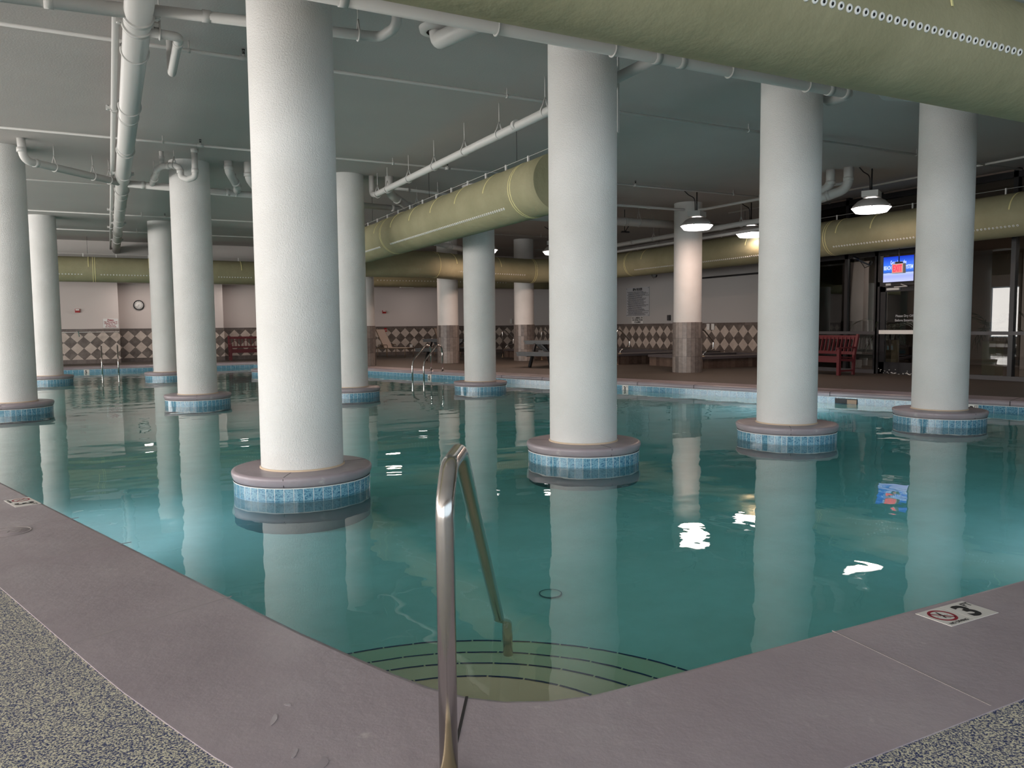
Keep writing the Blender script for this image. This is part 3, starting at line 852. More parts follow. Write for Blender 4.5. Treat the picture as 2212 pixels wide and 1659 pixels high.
pipe('short elbow pipe from the ceiling just left of the nearest column', [(0.62, 8.26, 4.2), (0.62, 8.26, 4.02), (0.86, 8.9, 3.86), (0.9, 9.3, 3.86)], 0.072, fr=0.2, rings=[((0.62, 8.26, 4.08), (0, 0, 1)), ((0.80, 8.72, 3.905), (.3, 1, -.2))])
pipe('fat elbow pipe partly hidden by the left edge of the nearest column', [(0.97, 8.24, 4.2), (0.97, 8.24, 3.92), (1.32, 8.9, 3.72), (1.5, 9.4, 3.7)], 0.086, fr=0.25, rings=[((0.97, 8.24, 3.98), (0, 0, 1))])
pipe('fat dark elbow pipe behind the lower end of the diagonal pipe', [(3.70, 8.45, 4.2), (3.70, 8.45, 3.86), (4.25, 9.0, 3.74), (5.6, 10.2, 3.74)], 0.085, fr=0.25, rings=[((3.95, 8.7, 3.80), (1, 1, -.2)), ((4.35, 9.09, 3.74), (1, 1, 0)), ((4.9, 9.6, 3.74), (1, 1, 0))], hangers=[((4.6, 9.3, 3.74), (1, 1, 0))])
pipe('thin level pipe right of the lower end of the diagonal pipe', [(3.6, 8.38, 3.97), (6.4, 8.9, 3.97)], 0.03, rings=[((4.1, 8.47, 3.97), xd)], hangers=[((4.8, 8.6, 3.97), xd)])
t = pipe('round ceiling collar with a short stub pipe behind the crossing pipe at the top', [(1.66, 0.80, 4.2), (1.66, 0.76, 4.06), (1.66, -0.3, 3.90)], 0.088, fr=0.1, name='pipe_stub')
obj('ceiling_collar', MB().lathe([(0.11, -0.05), (0.175, -0.045), (0.185, 0.0)], 32), 'pipe', t)
pipe('left one of two fat pipes dropping from the ceiling by the lamp at the right', [(11.36, 4.22, 4.2), (11.36, 4.22, 3.86), (11.0, 4.75, 3.66), (10.9, 5.5, 3.64)], 0.088, fr=0.25, rings=[((11.36, 4.22, 3.95), (0, 0, 1))])
pipe('right one of two fat pipes dropping from the ceiling by the lamp at the right', [(11.48, 3.90, 4.2), (11.48, 3.90, 3.80), (11.1, 4.6, 3.58), (11.0, 5.5, 3.55)], 0.092, fr=0.25, rings=[((11.48, 3.90, 3.98), (0, 0, 1)), ((11.30, 4.23, 3.70), (-.4, .7, -.25))])
pipe('small bent trap pipe under the ceiling between the two right columns', [(6.75, -0.42, 4.2), (6.80, -0.42, 3.85), (7.3, -0.5, 3.88), (8.2, -0.55, 3.92)], 0.055, fr=0.09)
pipe('long pipe on hangers running back above the spas, upper of the two', [(12.2, 5.7, 3.6), (12.35, 20.0, 3.6)], 0.062, rings=ys(12.25, 3.6, [8.3, 12]), hangers=ys(12.25, 3.6, [6.0, 7.6, 9.2, 11.0, 13.5]))
pipe('thinner pipe running just under the hung pipe above the spas', [(12.4, 5.7, 3.44), (12.55, 20.0, 3.44)], 0.036, rings=ys(12.46, 3.44, [9.6]))
pipe('fat level pipe behind the lit spa column', [(7.2, 9.7, 3.8), (13.5, 9.55, 3.8)], 0.105, rings=[((10.3, 9.62, 3.8), xd)], hangers=[((10.7, 9.6, 3.8), xd)])
pipe('thin level pipe under the ceiling left of the lit spa column', [(7.2, 8.6, 4.0), (11.5, 8.5, 4.0), (11.65, 8.2, 4.0), (11.85, 4.2, 4.0)], 0.032, hangers=[((8.7, 8.57, 4.0), xd), ((11.75, 6.5, 4.0), yd)], rings=[((10.2, 8.54, 4.0), xd)])
pipe('warm-lit pipe glimpsed under the light green duct', [(7.0, 14.3, 3.6), (8.9, 16.1, 3.6)], 0.078, rings=[((7.6, 14.87, 3.6), (1, .95, 0))], hangers=[((7.8, 15.06, 3.6), (1, .95, 0))])
# vertical conduit by the second column
o = thing('vertical_conduit', 'thin white vertical conduit at the right edge of the column by the handrail', 'conduit', (3.56, 0.35, 3.26))
obj('conduit_tube', MB().box(-0.012, 0.012, -0.012, 0.012, 0, 0.94), 'pipe', o)
# sprinkler lines with heads and rods
head = MB(); head.tube([(0, 0, 0.02), (0, 0, 0.045)], 0.012, 8); 
hm = MB(); hm.tube([(0, 0, 0.045), (0, 0, 0.055)], 0.013, 8); hm.tube([(0, 0, 0.09), (0, 0, 0.096)], 0.018, 8)
hm.bar((-0.012, 0, 0.05), (-0.012, 0, 0.093), 0.005, 0.005); hm.bar((0.012, 0, 0.05), (0.012, 0, 0.093), 0.005, 0.005); hm.tube([(0, 0, 0.05), (0, 0, 0.075)], 0.006, 6)
hm = hm.mesh('sprinkler_head', 'pipe_black')
lines = {2.27: ('nearest sprinkler line, right under the ceiling', -9, 14.3), 6.75: ('sprinkler line passing above the drain trap', -9, 14.3), 11.1: ('sprinkler line crossing level with the fat left drain pipe', -9, 3.0),
         15.55: ('sprinkler line on the ceiling above the far left column', -9, 14), 19.27: ('farthest sprinkler line, near the dropped soffit', -9, 14)}
for y, (lab, x0, x1) in lines.items():
    t = thing('sprinkler_pipe', lab, 'pipe', (0, y, 4.10), group='thin sprinkler pipes running across the ceiling')
    obj('pipe_run', MB().tube([(x0, 0, 0), (x1, 0, 0)], 0.021 if y < 3 else 0.019, 10), 'pipe', t)
    for x in (-8.6, -4.3, 0.0, 4.25, 8.5, 12.7):
        if x > x1: continue
        a = obj('sprinkler_tee', MB().tube([(x - 0.045, 0, 0), (x + 0.045, 0, 0)], 0.027, 10).tube([(x, 0, 0.015), (x, 0, 0.045)], 0.012, 8), 'pipe', t)
        h = bpy.data.objects.new('sprinkler_head', hm); C.objects.link(h); h.parent = t; h.location = (x, 0, 0)
    for x in (-5.0, -0.55, 3.2, 7.3, 11.2):
        if x > x1: continue
        obj('pipe_hanger', MB().tube([(x, 0, 0.0), (x, 0, 0.10)], 0.006, 6).tube([(x - 0.012, 0, 0), (x + 0.012, 0, 0)], 0.027, 10), 'pipe', t)
t = thing('sprinkler_pipe', 'thin pipe following the ceiling along the dark glass wall', 'pipe', (13.15, 0, 4.10))
obj('pipe_run', MB().tube([(0, -8, 0), (0, 9, 0)], 0.021, 10), 'pipe', t)

# ------------------------------------------------------------------ lamps
def lamp(loc, label, lit=True, power=28):
    t = thing('ceiling_lamp', label, 'lamp', loc, rz=0.5, group='round ceiling lamps with glowing lenses')
    R0 = 0.36
    obj('lens', MB().lathe([(0.001, -0.095), (0.20, -0.094), (0.29, -0.085), (R0, 0.0)], 40), 'lens', t)
    sh = MB().lathe([(R0 + 0.004, 0.0), (R0 + 0.008, 0.008), (0.31, 0.075), (0.25, 0.135), (0.17, 0.175), (0.10, 0.185)], 40)
    for a in range(6): sh.box(R0 - 0.01, R0 + 0.02, -0.012, 0.012, -0.01, 0.035, Matrix.Rotation(a * PI / 3 + .2, 4, 'Z'))
    obj('lamp_shade', sh, 'shade', t)
    obj('glow_collar', MB().lathe([(0.10, 0.184), (0.09, 0.20), (0.09, 0.212)], 24), 'lens', t)
    obj('ballast_box', MB().box(-0.20, 0.20, -0.15, 0.15, 0.20, 0.32), 'white_metal', t)
    dz = CZ - loc[2]
    mb = MB().tube([(0, 0, 0.32), (0, 0, dz)], 0.014, 8).box(-0.06, 0.06, -0.05, 0.05, 0.32, 0.345).tube([(0.02 * math.cos(a) , 0, 0.52 + 0.05 * math.sin(a)) for a in [q * PI / 6 for q in range(12)]], 0.008, 6, closed=True)
    obj('hanging_rod', mb, 'black_metal', t)
    obj('power_cord', MB().tube(fillet([(-0.04, 0.02, 0.33), (-0.05, 0.03, 0.62), (-0.2, 0.12, min(0.68, dz - .05)), (-0.30, 0.18, dz)], 0.12), 0.011, 8), 'black_metal', t)
    return t
lamp((10.62, 7.3, 3.44), 'glowing round lamp hanging in front of the tile-based column by the spas')
lamp((12.0, 3.78, 3.44), 'glowing round lamp hanging near the dark glass wall, right of the third front column')
lamp((12.9, 7.93, 3.44), 'lamp showing only its flat glowing lens just left of the third front column')
lamp((8.62, 14.35, 3.46), 'far lamp peeking out right of the column beneath the green duct')
lamp((10.80, 14.0, 3.46), 'far lamp cut by the left edge of the column near the handrail')
lamp((7.3, 19.3, 3.46), 'lamp tucked behind the dark green duct, warming the back duct and far columns')
for (u, v, y) in ((10.67, 10.17, 3.60), (9.3, 16.4, 3.60)):
    t = thing('conduit_box', 'small black conduit box hanging on rods from the ceiling, ' + ('left of the lit spa column' if v < 12 else 'above the dark green duct'), 'box', (u, v, y))
    obj('box_body', MB().prism([(-0.12, -0.05), (0.12, -0.05), (0.09, 0.05), (-0.09, 0.05)], 0, 0.04), 'black_metal', t)
    obj('box_rod', MB().tube([(0, 0, 0.04), (0, 0, CZ - y)], 0.010, 6).tube([(0.02, 0, 0.04), (0.25, 0, 0.35)], 0.012, 6), 'black_metal', t)
# soffit downlights
for x, lab in ((-0.26, 'small recessed light in the soffit above the wall clock'), (3.07, 'small recessed light above the left red bench'), (10.4, 'small recessed light in the soffit above the lounge chairs')):
    t = thing('downlight', lab, 'light', (x, 24.6, 2.925), group='small recessed soffit lights')
    obj('downlight_lens', MB().box(-0.13, 0.13, -0.10, 0.10, -0.012, 0.0), 'downlight', t)
    obj('downlight_trim', MB().box(-0.16, 0.16, -0.13, 0.13, -0.006, 0.002), 'plate', t)
t = thing('soffit_box', 'white rectangular detector box under the soffit near the lounge chairs', 'box', (9.6, 24.0, 2.83))
obj('box_body', MB().box(-0.28, 0.28, -0.1, 0.1, 0, 0.10), 'plate', t)
# lamps' own light
for (u, v, z, p) in ((10.62, 7.3, 3.32, 30), (12.0, 3.78, 3.32, 16), (12.9, 7.93, 3.32, 8), (8.62, 14.35, 3.32, 34), (10.8, 14.0, 3.32, 34), (7.3, 19.3, 3.32, 40)):
    a = area('lamp_light', (u, v, z), (0, 0, 0), 0.5, 0.5, p * 1.2, (1.0, 0.68, 0.54)); a.data.shape = 'DISK'
for (u, v, p) in ((-0.3, 24.4, 16), (3.07, 24.4, 10), (10.4, 24.3, 6)):
    area('soffit_light', (u, v, 2.90), (0, 0, 0), 0.25, 0.2, p, (1.0, 0.86, 0.80))

# ------------------------------------------------------------------ handrail in the foreground
def rail_obj(t, name, path, r, m='steel', fr=0.1, n=20, nf=10):
    return obj(name, MB().tube(fillet(path, fr, nf), r, n), m, t)
bx, by = uv_of(-0.172, 1.93); wx_, wy_ = uv_of(-0.072, 3.53); 
t = thing('pool_handrail', 'polished steel handrail standing on the coping in the foreground and dipping into the water', 'handrail', (bx, by, 0))
D = Vector((wx_ - bx, wy_ - by, 0)); L = D.length; D.normalize()
def hp(s_, z): return (D.x * s_, D.y * s_, z)
rail_obj(t, 'rail_tube', [hp(0, -0.05), hp(0, 0.73), hp(0.09, 0.81), hp(0.30, 0.815), hp(L, -0.17), hp(L + 0.05, -0.235), (hp(L + 0.09, 0)[0]+.03, hp(L + 0.09, 0)[1]-.01, -0.3), (hp(L + 0.13, 0)[0]+.03, hp(L + 0.13, 0)[1]-.01, -0.74)], 0.0240, fr=0.09, n=32, nf=12)
obj('flange', MB().lathe([(0.022, 0.018), (0.035, 0.018), (0.052, 0.010), (0.055, 0.0)], 32), 'flange', t)

# ------------------------------------------------------------------ ladders
def ladder(label, loc, rz):
    t = thing('pool_ladder', label, 'ladder', loc, rz=rz, group='steel grab-rail ladders at the pool edge')
    for x in (-0.24, 0.24):
        rail_obj(t, 'side_rail', [(x, 0.0, 0.0), (x, 0.0, 0.50), (x, -0.04, 0.68), (x, -0.20, 0.70), (x, -0.62, 0.30), (x, -0.66, 0.15), (x, -0.66, -0.9)], 0.024, fr=0.12)
        obj('flange', MB().lathe([(0.026, 0.012), (0.06, 0.006), (0.062, 0.0)], 20, x, 0), 'steel', t)
    for z in (-0.35, -0.62, -0.88):
        obj('rung', MB().box(-0.24, 0.24, -0.70, -0.60, z, z + 0.03), 'plate', t)
    return t
ladder('steel ladder at the far pool edge beside the picnic table', (6.50, 13.05, 0), math.radians(-71.7))
ladder('steel ladder against the back wall of the pool at the left', (-1.42, 22.75, 0), 0.0)

# ------------------------------------------------------------------ spas
def spa(name, label, x0, x1, y0, y1, cut):
    t = thing(name, label, 'spa', (x0, y0, 0))
    w_, d_ = x1 - x0, y1 - y0
    mb = MB().strip([(0, d_), (0, 0), (w_, 0), (w_, d_)], -0.004, 0.25)
    obj('tiled_face', mb, 'spa_tile', t)
    mb = MB(); o1 = [(-0.05, -0.05), (w_, -0.05), (w_, d_), (-0.05, d_)]; a, b2, c2, d2 = cut
    i1 = [(a, b2), (c2, b2), (c2, d2), (a, d2)]
    mb.tess([o1, i1], 0.32); mb.tess([o1, i1], 0.25, flip=True); mb.strip(o1, 0.25, 0.32, closed=True); mb.strip(i1[::-1], 0.0, 0.32, closed=True)
    obj('ledge', mb, 'spa_cap', t)
    obj('spa_water', MB().box(a, c2, b2, d2, 0.0, 0.2), 'spa_blue', t)
    return t
M['spa_blue'] = mat('spa_water', (0.05, 0.16, 0.17), 0.05)
spa('spa', 'raised spa tub with brown tiled face, right behind the third front column', 12.88, 16.42, 9.65, 12.0, (0.9, 0.6, 3.0, 1.9))
spa('spa', 'raised spa tub with brown tiled face left of the lit column, below the rules sign', 12.42, 16.42, 12.92, 20.7, (0.9, 0.9, 3.3, 6.9))
def spa_rail(label, loc, rz, sc_=1.0):
    t = thing('spa_handrail', label, 'handrail', loc, rz=rz, group='P-shaped steel handrails at the spa edges')
    rail_obj(t, 'rail_tube', [(0, 0, 0), (0, 0, 0.98), (0.06, 0, 1.07), (0.16, 0, 1.03), (0.52, 0, 0.73), (0.50, 0, 0.50), (0.24, 0, 0.47), (0.18, 0.05, 0.40), (0.18, 0.05, 0.32)], 0.022, fr=0.07, n=12, nf=6)
    obj('flange', MB().lathe([(0.02, 0.012), (0.055, 0.006), (0.056, 0.0)], 16), 'flange', t)
    obj('ledge_flange', MB().lathe([(0.02, 0.334), (0.055, 0.328), (0.056, 0.32)], 16, 0.18, 0.05), 'flange', t)
spa_rail('P-shaped steel handrail at the corner of the spa left of the lit column', (12.30, 12.85, 0), 0.10)
spa_rail('P-shaped steel handrail right beside the lit tile-based column', (12.76, 9.62, 0), 0.10)
spa_rail('P-shaped steel handrail seen between the two deck columns, left of the picnic table', (12.30, 20.6, 0), 0.10)
spa_rail('P-shaped steel handrail behind the near black picnic table', (12.25, 17.4, 0), 0.10)

# ------------------------------------------------------------------ furniture
def bench(label, loc, rz, m, L=1.55, group=None, slats=13):
    t = thing('slatted_bench', label, 'bench', loc, rz=rz, group=group)
    # local: length along x, front toward -y
    for s_ in (-1, 1):
        x = s_ * (L / 2 - 0.035)
        obj('leg', MB().bar((x, -0.28, 0), (x, -0.28, 0.60), 0.07, 0.07), m, t)
        obj('leg', MB().bar((x, 0.20, 0), (x, 0.22, 0.45), 0.06, 0.05).bar((x, 0.22, 0.45), (x, 0.34, 0.93), 0.06, 0.05), m, t)
        obj('armrest', MB().bar((x, -0.34, 0.62), (x, 0.27, 0.635), 0.075, 0.03), m, t)
        obj('side_rail', MB().bar((x, -0.28, 0.36), (x, 0.22, 0.33), 0.04, 0.06).bar((x, -0.28, 0.10), (x, 0.2, 0.10), 0.03, 0.04), m, t)
    mb = MB()
    for k in range(5): mb.box(-L / 2 + 0.05, L / 2 - 0.05, -0.31 + k * 0.105, -0.215 + k * 0.105, 0.41 - 0.006 * k, 0.43 - 0.006 * k)
    mb.box(-L / 2 + 0.06, L / 2 - 0.06, -0.29, -0.26, 0.29, 0.41)
    obj('seat', mb, m, t)
    mb = MB(); mb.bar((-L / 2 + .05, 0.325, 0.86), (L / 2 - .05, 0.325, 0.86), 0.03, 0.09); mb.bar((-L / 2 + .05, 0.235, 0.50), (L / 2 - .05, 0.235, 0.50), 0.03, 0.07)
    for k in range(slats):
        x = -L / 2 + 0.10 + (L - 0.2) * k / (slats - 1)
        mb.bar((x, 0.24, 0.50), (x, 0.325, 0.86), 0.018, 0.062, up=(0, 1, 0.2))
    obj('backrest', mb, m, t)
    return t
bench('dark red slatted bench against the dark glass wall at the right', (13.62, 6.33, 0), -PI / 2, 'red_wood', group='dark red slatted benches')
bench('dark red slatted bench in the wall recess left of the nearest column', (3.50, 24.75, 0), 0.0, 'red_wood', L=1.7, group='dark red slatted benches')
bench('pale grey slatted bench seen through the glass beside the red bench', (15.25, 6.50, 0), -PI / 2, 'grey_wood', L=1.3)

def picnic(label, loc, rz):
    t = thing('picnic_table', label, 'table', loc, rz=rz, group='black picnic tables on the deck')
    L = 1.75
    mb = MB()
    for k in range(6): mb.box(-L / 2, L / 2, -0.37 + k * 0.125, -0.255 + k * 0.125, 0.73, 0.77)
    mb.box(-L / 2 + .03, L / 2 - .03, -0.36, 0.37, 0.66, 0.73)
    obj('table_top', mb, 'black_plastic', t)
    for s_ in (-1, 1):
        mb = MB()
        for k in range(2): mb.box(-L / 2, L / 2, s_ * 0.70 - 0.135 + k * 0.14, s_ * 0.70 - 0.005 + k * 0.14, 0.41, 0.45)
        mb.box(-L / 2 + .02, L / 2 - .02, s_ * .70 - .13, s_ * .70 + .13, 0.33, 0.41)
        obj('bench_seat', mb, 'black_plastic', t)
    for x in (-0.55, 0.55):
        obj('seat_support', MB().bar((x, -0.82, 0.36), (x, 0.82, 0.36), 0.05, 0.10), 'black_plastic', t)
        for s_ in (-1, 1):
            obj('leg', MB().bar((x + 0.04, s_ * 0.30, 0.70), (x + 0.04, s_ * 0.68, 0.0), 0.06, 0.10), 'black_plastic', t)
            obj('brace', MB().bar((x, s_ * 0.12, 0.66), (x * 0.35, s_ * 0.05, 0.36), 0.04, 0.06), 'black_plastic', t)
    return t
picnic('black picnic table partly hidden by the column near the handrail', (10.26, 13.05, 0), math.radians(-57))
picnic('black picnic table at the far end behind the ladder, half hidden by a tile-based column', (9.45, 19.3, 0), math.radians(-57))

def chaise(label, loc, rz, back=58):
    t = thing('lounge_chair', label, 'lounge chair', loc, rz=rz, group='cream sling lounge chairs on the far deck')
    # local: feet toward +x
    f = MB()
    for s_ in (-0.32, 0.32):
        f.tube([(-0.45, s_, 0.36), (1.05, s_, 0.36)], 0.02, 8)
        f.tube(fillet([(-0.35, s_, 0.36), (-0.32, s_, 0.50), (0.10, s_, 0.50), (0.13, s_, 0.36)], 0.04), 0.016, 8)
    f.tube([(1.05, -0.32, 0.36), (1.05, 0.32, 0.36)], 0.02, 8); f.tube([(-0.45, -0.32, 0.36), (-0.45, 0.32, 0.36)], 0.02, 8)
    obj('frame', f, 'bronze', t)
    for x in (-0.36, 0.10, 0.95):
        for s_ in (-0.32, 0.32):
            obj('leg', MB().tube([(x, s_, 0.36), (x, s_, 0.0)], 0.017, 8), 'bronze', t)
    obj('seat', MB().box(-0.05, 1.03, -0.30, 0.30, 0.365, 0.385), 'sling', t)
    a = math.radians(back); ca, sa = math.cos(a), math.sin(a)
    fb = MB()
    for s_ in (-0.31, 0.31): fb.tube([(-0.05, s_, 0.37), (-0.05 - 0.86 * ca, s_, 0.37 + 0.86 * sa)], 0.017, 8)
    fb.tube([(-0.05 - 0.86 * ca, -0.31, 0.37 + 0.86 * sa), (-0.05 - 0.86 * ca, 0.31, 0.37 + 0.86 * sa)], 0.017, 8)
    fb.tube([(-0.40, 0, 0.36), (-0.05 - 0.45 * ca, 0, 0.37 + 0.45 * sa)], 0.012, 6)
    bo = obj('back_frame', fb, 'bronze', t)
    obj('backrest', MB().bar((-0.05, 0, 0.38), (-0.05 - 0.85 * ca, 0, 0.38 + 0.85 * sa), 0.60, 0.018), 'sling', t)
    return t
chaise('cream sling lounge chair with raised back, at the far wall right of the hidden column', (8.80, 24.0, 0), math.radians(-52), 62)
chaise('cream sling lounge chair mostly hidden behind the column beneath the green duct', (10.75, 22.6, 0), math.radians(-60), 66)

# ------------------------------------------------------------------ things on the back wall
t = thing('wall_clock', 'round white-faced clock with a thick black rim on the back wall', 'clock', (-0.37, 25.88, 2.13))
R = 0.185
def yl(mb): # turn a z-lathe to face -y
    mb.v = [Vector((v.x, -v.z, v.y)) for v in mb.v]; mb.f = [f for f in mb.f]; return mb
obj('rim', yl(MB().lathe([(R - 0.035, 0.03), (R - 0.03, 0.045), (R, 0.04), (R + 0.003, 0.0)], 48)), 'black_metal', t)
obj('dial', yl(MB().lathe([(0.001, 0.028), (R - 0.03, 0.028), (R - 0.02, 0.0)], 48)), 'plate', t)
for k in range(12):
    a = PI / 2 - (k + 1) * PI / 6
    text('numeral', str(k + 1), 0.042, 'ink', frame((0.122 * math.cos(a), -0.030, 0.122 * math.sin(a)), (1, 0, 0), (0, 0, 1)), t, bold=0.001)
for nm, deg, L_, w_ in (('hour_hand', 222, 0.075, 0.010), ('minute_hand', 205, 0.11, 0.007)):
    a = PI / 2 - math.radians(deg)
    obj(nm, MB().bar((0, -0.034, 0), (L_ * math.cos(a), -0.034, L_ * math.sin(a)), 0.002, w_, up=(0, 1, 0)).bar((0, -0.034, 0), (-.02 * math.cos(a), -0.034, -.02 * math.sin(a)), w_, w_), 'ink', t)
def alarm(label, loc):
    t = thing('fire_alarm', label, 'fire alarm', loc, group='red fire alarm boxes on the back wall')
    obj('alarm_body', MB().box(-0.08, 0.08, -0.055, 0, -0.065, 0.065), 'alarm_red', t)
    obj('strobe', MB().box(-0.06, 0.06, -0.085, -0.055, 0.01, 0.055), 'plate', t)
alarm('red fire alarm box high on the back wall left of the please sign', (-2.38, 25.3, 1.90))
alarm('red fire alarm box on the back wall above the lounge chair', (9.22, 25.9, 1.88))
t = thing('pull_station', 'small red pull station on the tiled wall behind the lounge chair', 'pull station', (9.25, 25.88, 1.10))
obj('station_body', MB().box(-0.06, 0.06, -0.05, 0, -0.08, 0.08), 'alarm_red', t)
obj('station_handle', MB().box(-0.045, 0.045, -0.06, -0.05, -0.015, 0.012), 'plate', t)
t = thing('pool_sign', 'white sign with dark red lettering asking not to throw things, above the diamond tiles', 'sign', (-1.34, 25.295, 1.45))
obj('sign_board', MB().box(-0.245, 0.245, -0.012, 0, -0.165, 0.165), 'sign_white', t)
fy = -0.0135
text('lettering', 'Please', 0.082, 'ink_red', frame((0, fy, 0.118), (1, 0, 0), (0, 0, 1)), t, bold=0.002)
obj('underline', MB().box(-0.12, 0.12, fy - .001, fy, 0.080, 0.086), 'ink_red', t)
for k, s_ in enumerate(('No Throwing Of', 'Objects Or Toys', 'In The Pool', 'Or Pool Deck')):
    text('lettering', s_, 0.062, 'ink_red', frame((0, fy, 0.045 - k * 0.058), (1, 0, 0), (0, 0, 1)), t, bold=0.0015)
t = thing('wall_rail', 'slim white bar with a teal hook across the tiled wall at the left', 'rail', (-2.0, 25.2, 1.13))
obj('rail_tube', MB().tube([(-4, 0, 0), (0.93, 0, 0)], 0.017, 10), 'plate', t)
for x in (-2.5, -0.95, 0.9): obj('bracket', MB().bar((x, 0, 0), (x, 0.09, 0), 0.03, 0.03), 'plate', t)
obj('hook', MB().tube([(-0.38, 0, 0.03), (-0.38, -0.03, 0.0), (-0.36, -0.02, -0.16)], 0.013, 6), 'teal', t)
t = thing('wall_outlet', 'white outlet plate low on the tiled wall right of the lounge chair', 'outlet', (10.42, 25.87, 0.36)); obj('plate_body', MB().box(-0.06, 0.06, -0.02, 0, -0.09, 0.09), 'plate', t)
t = thing('light_switch', 'tiny white switch on the wall above the near picnic table', 'switch', (15.4, 25.88, 1.45)); obj('plate_body', MB().box(-0.05, 0.05, -0.02, 0, -0.11, 0.11), 'plate', t)

# ------------------------------------------------------------------ signs on the spa wall
t = thing('rules_sign', 'large white spa rules sign with many lines of black text', 'sign', (16.44, 17.40, 2.08))
obj('sign_board', MB().box(-0.012, 0, -0.72, 0.72, -0.545, 0.545), 'sign_grey', t)
fx_ = -0.0145
text('lettering', 'SPA RULES', 0.125, 'ink', frame((fx_, 0, 0.465), (0, -1, 0), (0, 0, 1)), t, bold=0.006)
mb = MB(); rnd = random.Random(3)
for k in range(25):
    z = 0.38 - k * 0.0365; y = 0.64 if k % 3 == 0 else 0.58; end = -rnd.uniform(0.25, 0.66)
    while y > end:
        wd = rnd.uniform(0.03, 0.10); mb.box(fx_, fx_ + 0.001, y - wd, y, z - 0.0085, z + 0.0085); y -= wd + 0.014
obj('fine_print', mb, 'ink', t, kind='stuff')
mb = MB()
for y in (-0.68, 0.68):
    for z in (-0.51, 0.51): mb.box(fx_ - 0.004, fx_, y - .012, y + .012, z - .012, z + .012)
obj('sign_screws', mb, 'ink', t)
t = thing('warning_sign', 'small white sign forbidding climbing on columns, below the spa rules sign', 'sign', (16.44, 17.40, 1.39))
obj('sign_board', MB().box(-0.012, 0, -0.36, 0.36, -0.13, 0.13), 'sign_white', t)
for k, s_ in enumerate(('NO CLIMBING ON', 'OR DIVING FROM', 'COLUMNS')):
    text('lettering', s_, 0.085, 'ink', frame((fx_, 0, 0.08 - k * 0.08), (0, -1, 0), (0, 0, 1)), t, bold=0.003, sx=0.95)
for y, lab in ((13.45, 'left of two white outlet plates above the spa rail'), (13.22, 'right of two white outlet plates above the spa rail')):
    t = thing('wall_outlet', lab, 'outlet', (16.43, y, 1.12)); obj('plate_body', MB().box(-0.02, 0, -0.07, 0.07, -0.10, 0.10), 'plate', t)
t = thing('wall_phone', 'small dark box on the wall beside the lit spa column', 'box', (16.44, 15.5, 1.45)); obj('box_body', MB().box(-0.06, 0, -0.07, 0.07, -0.1, 0.1), 'charcoal', t)
# track bar under the right duct
t = thing('track_bar', 'thin black bar under the olive duct on the spa wall', 'bar', (16.3, 12.0, 2.72)); obj('bar_body', MB().box(-0.03, 0.03, -4.3, 1.6, 0, 0.05), 'black_metal', t)

# ------------------------------------------------------------------ right glass wall
GX = 14.6
def glass_bay(nm, y0, y1, parts, door=False):
    t = bpy.data.objects.new(nm, None); C.objects.link(t); t.location = (GX, y0, 0); t['kind'] = 'structure'
    return t
mull = MB()
levels = (0.0, 0.955, CZ - 0.02)
ypos = [7.45, 6.44, 5.60, 4.0, 2.50, 0.9, -0.7, -2.3, -3.9, -5.5, -7.1, -8.7, -10.0]
w = bpy.data.objects.new('window_3', None); C.objects.link(w); w.location = (GX, 0, 0); w['kind'] = 'structure'
for y in ypos: obj('mullion', MB().box(-0.05, 0.07, y - 0.045, y + 0.045, 0, CZ), 'black_metal', w)
for (a, b2) in zip(ypos[:-1], ypos[1:]):
    if a == 5.60: continue
    obj('sill', MB().box(-0.06, 0.06, b2, a, 0, 0.09), 'charcoal', w)
    obj('transom', MB().box(-0.055, 0.055, b2, a, 0.92, 0.99), 'charcoal', w)
    obj('head', MB().box(-0.05, 0.06, b2, a, 4.02, 4.14), 'black_metal', w)
    obj('glass_pane', MB().box(-0.003, 0.003, b2 + .04, a - .04, 0.09, 4.02), 'glass', w)
obj('glass_pane', MB().box(-0.003, 0.003, 4.04, 5.56, 2.74, 4.02), 'glass', w)
obj('head', MB().box(-0.05, 0.06, 4.0, 5.6, 4.02, 4.14), 'black_metal', w)
obj('upper_rail', MB().box(-0.05, 0.06, 4.0, 7.45, 2.74, 2.86), 'black_metal', w)
# door
d = bpy.data.objects.new('door_1', None); C.objects.link(d); d.location = (GX, 5.0, 0); d['kind'] = 'structure'
mb = MB(); mb.box(-0.05, 0.06, 0.50, 0.60, 0, 2.74); mb.box(-0.05, 0.06, -1.0, 0.6, 2.03, 2.13); mb.box(-0.05, 0.06, -1.0, -0.5, 0, 2.13)
obj('door_frame', mb, 'black_metal', d)
mb = MB(); mb.box(-0.03, 0.03, 0.36, 0.49, 0.01, 2.02); mb.box(-0.03, 0.03, -0.49, -0.36, 0.01, 2.02); mb.box(-0.03, 0.03, -0.49, 0.49, 1.90, 2.02); mb.box(-0.03, 0.03, -0.49, 0.49, 0.01, 0.28)
dl = obj('door_leaf', mb, 'black_metal', d)
obj('door_glass', MB().box(-0.003, 0.003, -0.37, 0.37, 0.27, 1.91), 'glass', dl)
obj('push_bar', MB().box(-0.10, -0.04, -0.47, 0.46, 0.93, 1.02), 'plate', dl)
text('lettering', 'Please Dry Off', 0.075, 'sign_grey', frame((-0.006, -0.12, 1.34), (0, -1, 0), (0, 0, 1)), d, bold=0.001)
text('lettering', 'Before Entering', 0.075, 'sign_grey', frame((-0.006, -0.12, 1.24), (0, -1, 0), (0, 0, 1)), d, bold=0.001)
